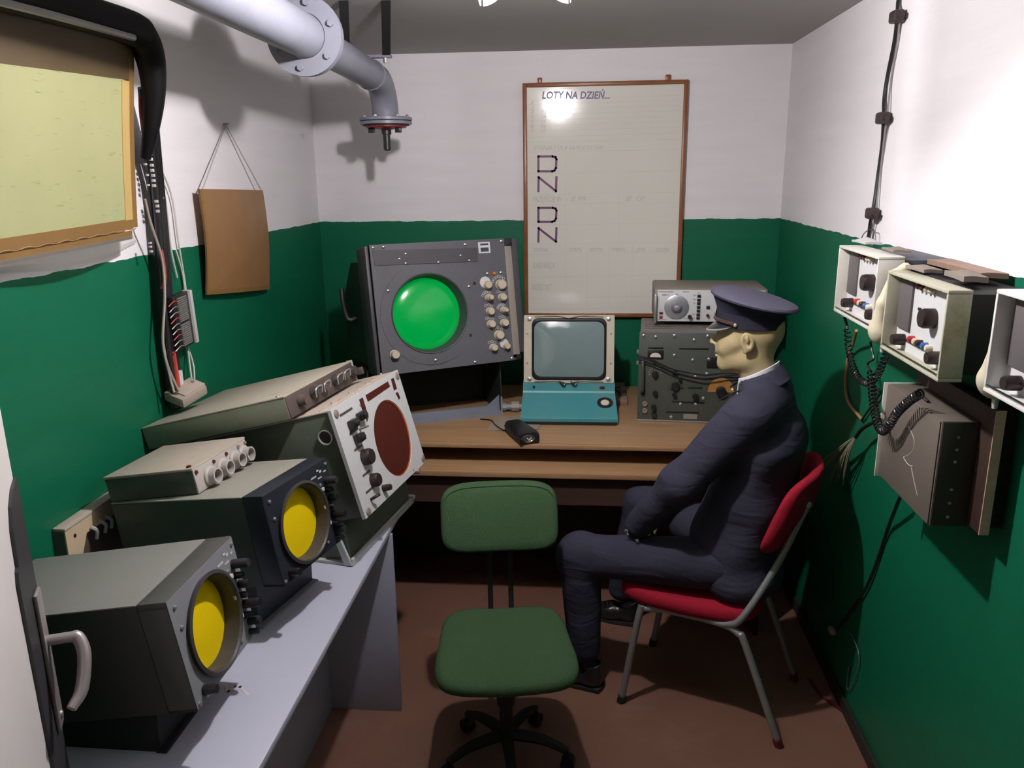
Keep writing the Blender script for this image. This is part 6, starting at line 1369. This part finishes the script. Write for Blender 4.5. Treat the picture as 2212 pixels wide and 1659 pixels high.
# shirt collar
mb = MB(); R0 = []
for zz, rr, dz in ((1.165, 0.069, 0.0), (1.215, 0.0655, 0.0), (1.243, 0.0635, 0.010), (1.245, 0.060, 0.010), (1.19, 0.058, 0.0)):
    R0.append([(-0.117+rr*math.cos(a)+0.0, rr*math.sin(a)*1.02, zz+dz-0.55*(rr*math.cos(a))) for a in [2*PI*k/40 for k in range(40)]])
mb.rings(R0, caps=False); mb.build('shirt_collar', 'shirt', man)
def at_local(px, py, M4, ax, val):
    iM = M4.inverted(); o_ = iM @ CAM; d_ = iM.to_3x3() @ (RT*((px-IW/2)/FPX)-UP*((py-IH/2)/FPX)+_f)
    return o_+d_*((val-o_[ax])/d_[ax])
pts_ = [at_local(x, y, CH, 1, 0.243) for x, y in ((1234, 1206), (1262, 1201), (1300, 1206), (1360, 1216), (1410, 1232), (1450, 1247))]
# jacket collar fall, lapel seam, pocket flap, buttons
def arc_strip(a0, a1, z0, z1, r0, r1, tilt, n=24):
    return lambda u, v: (-0.122+(r0+(r1-r0)*v)*math.cos(a0+(a1-a0)*u), 1.06*(r0+(r1-r0)*v)*math.sin(a0+(a1-a0)*u), z0+(z1-z0)*v-tilt*(r0+(r1-r0)*v)*math.cos(a0+(a1-a0)*u))
MB().thick(arc_strip(D(50), D(310), 1.243, 1.186, 0.068, 0.098, 0.50), 30, 5, (0, 0, -0.004)).build('jacket_collar', 'uniform', man)
for s_ in (1, -1): MB().tube([(-0.085, 0.092*s_, 1.205), (-0.045, 0.098*s_, 1.185), (-0.01, 0.090*s_, 1.160)], 0.0025, 5, smooth=5).build('lapel_seam', 'cap_band', man)
MB().lathe([(0.004, 0), (0.004, 0.002)], (-0.055, 0.108, 1.205), (0.3, 0.7, 0.6), 8).build('collar_pin', 'comb', man)
for s_ in (1, -1):
    e_ = Vector((0.078, 0.205*s_, 0.89)); w0 = Vector((0.235, 0.135*s_, 0.690)); ax_ = (w0-e_).normalized(); sd = Vector((-0.2, 0.9*s_, 0.2)); sd = (sd-ax_*sd.dot(ax_)).normalized()
    for k in range(2): c = w0+ax_*0.022+sd*0.047+ax_.cross(sd)*(0.018-0.05*k if k else 0.018); MB().lathe([(0.007, 0), (0.007, 0.003), (0.003, 0.004)], c, sd, 12).build('cuff_button', 'comb', man)
# ---- peaked cap
cap = bpy.data.objects.new('cap', None); COL.objects.link(cap); cap.parent = man; cap['label'] = 'grey-blue peaked cap with dark band'; cap.location = (-0.078, 0, 1.425)
def ring(rx, ry, z, k=0.0, cx=0.0, n=56): return [(cx+rx*math.cos(a), ry*math.sin(a), z+k*(rx*math.cos(a))) for a in [2*PI*i/n for i in range(n)]]
MB().rings([ring(0.100, 0.083, -0.028, 0.03), ring(0.107, 0.089, -0.026, 0.03), ring(0.108, 0.090, 0.018, 0.06), ring(0.102, 0.085, 0.019, 0.06)], caps=False).build('cap_band', 'cap_band', cap)
MB().rings([ring(0.106, 0.088, 0.014, 0.06), ring(0.112, 0.097, 0.026, 0.10, -0.003), ring(0.126, 0.118, 0.044, 0.17, -0.008), ring(0.136, 0.131, 0.056, 0.20, -0.011)], caps=False).build('cap_side', 'cap_welt', cap)
MB().rings([ring(0.134, 0.129, 0.0545, 0.20, -0.011), ring(0.139, 0.134, 0.060, 0.205, -0.011), ring(0.136, 0.130, 0.067, 0.21, -0.011), ring(0.115, 0.108, 0.074, 0.22, -0.010), ring(0.075, 0.070, 0.078, 0.22, -0.006), ring(0.03, 0.028, 0.079, 0.22, -0.002), ring(0.003, 0.003, 0.079, 0.22, 0)]).build('crown', 'cap', cap)
MB().tube(ring(0.1385, 0.1335, 0.0565, 0.203, -0.011)+[ring(0.1385, 0.1335, 0.0565, 0.203, -0.011)[0]], 0.0022, 5).build('crown_piping', 'cap_welt', cap)
def vis(u, v):
    a = (u-0.5)*2*D(68); ww = math.cos((u-0.5)*PI)**0.8
    r0x, r0y = 0.107, 0.089; ext = 0.031*v*ww
    return (r0x*math.cos(a)+ext*math.cos(a*0.8), (r0y+ext*0.9)*math.sin(a), -0.019-0.029*v*ww*(0.6+0.4*v)+0.03*r0x*math.cos(a))
MB().thick(vis, 28, 8, (0, 0, -0.003)).build('visor', 'visor', cap)
MB().thick(lambda u, v: tuple(Vector(vis(u, 0.93+v*0.09))+Vector((0.001*v, 0, 0.0006))), 28, 2, (0, 0, -0.004)).build('visor_edge', 'comb', cap)
def bandpt(a, z, o=0.0): return Vector(((0.1085+o)*math.cos(a), (0.0905+o)*math.sin(a), z+0.05*0.1085*math.cos(a)))
MB().tube([bandpt(D(-72+144*k/24), -0.012+0.004*math.cos(D(-72+144*k/24)), 0.003) for k in range(25)], 0.0065, 7).build('chin_strap', 'strap', cap)
for s_ in (1, -1): MB().lathe([(0.007, 0), (0.006, 0.004), (0.002, 0.006)], bandpt(D(74*s_), -0.014, 0.001), (math.cos(D(74*s_)), math.sin(D(74*s_)), 0), 12).build('strap_button', 'brass', cap)
MB().lathe([(0.018, 0), (0.016, 0.004), (0.006, 0.008)], bandpt(0, 0.006, 0.001), (1, 0, 0.1), 16).build('badge', 'brass', cap)
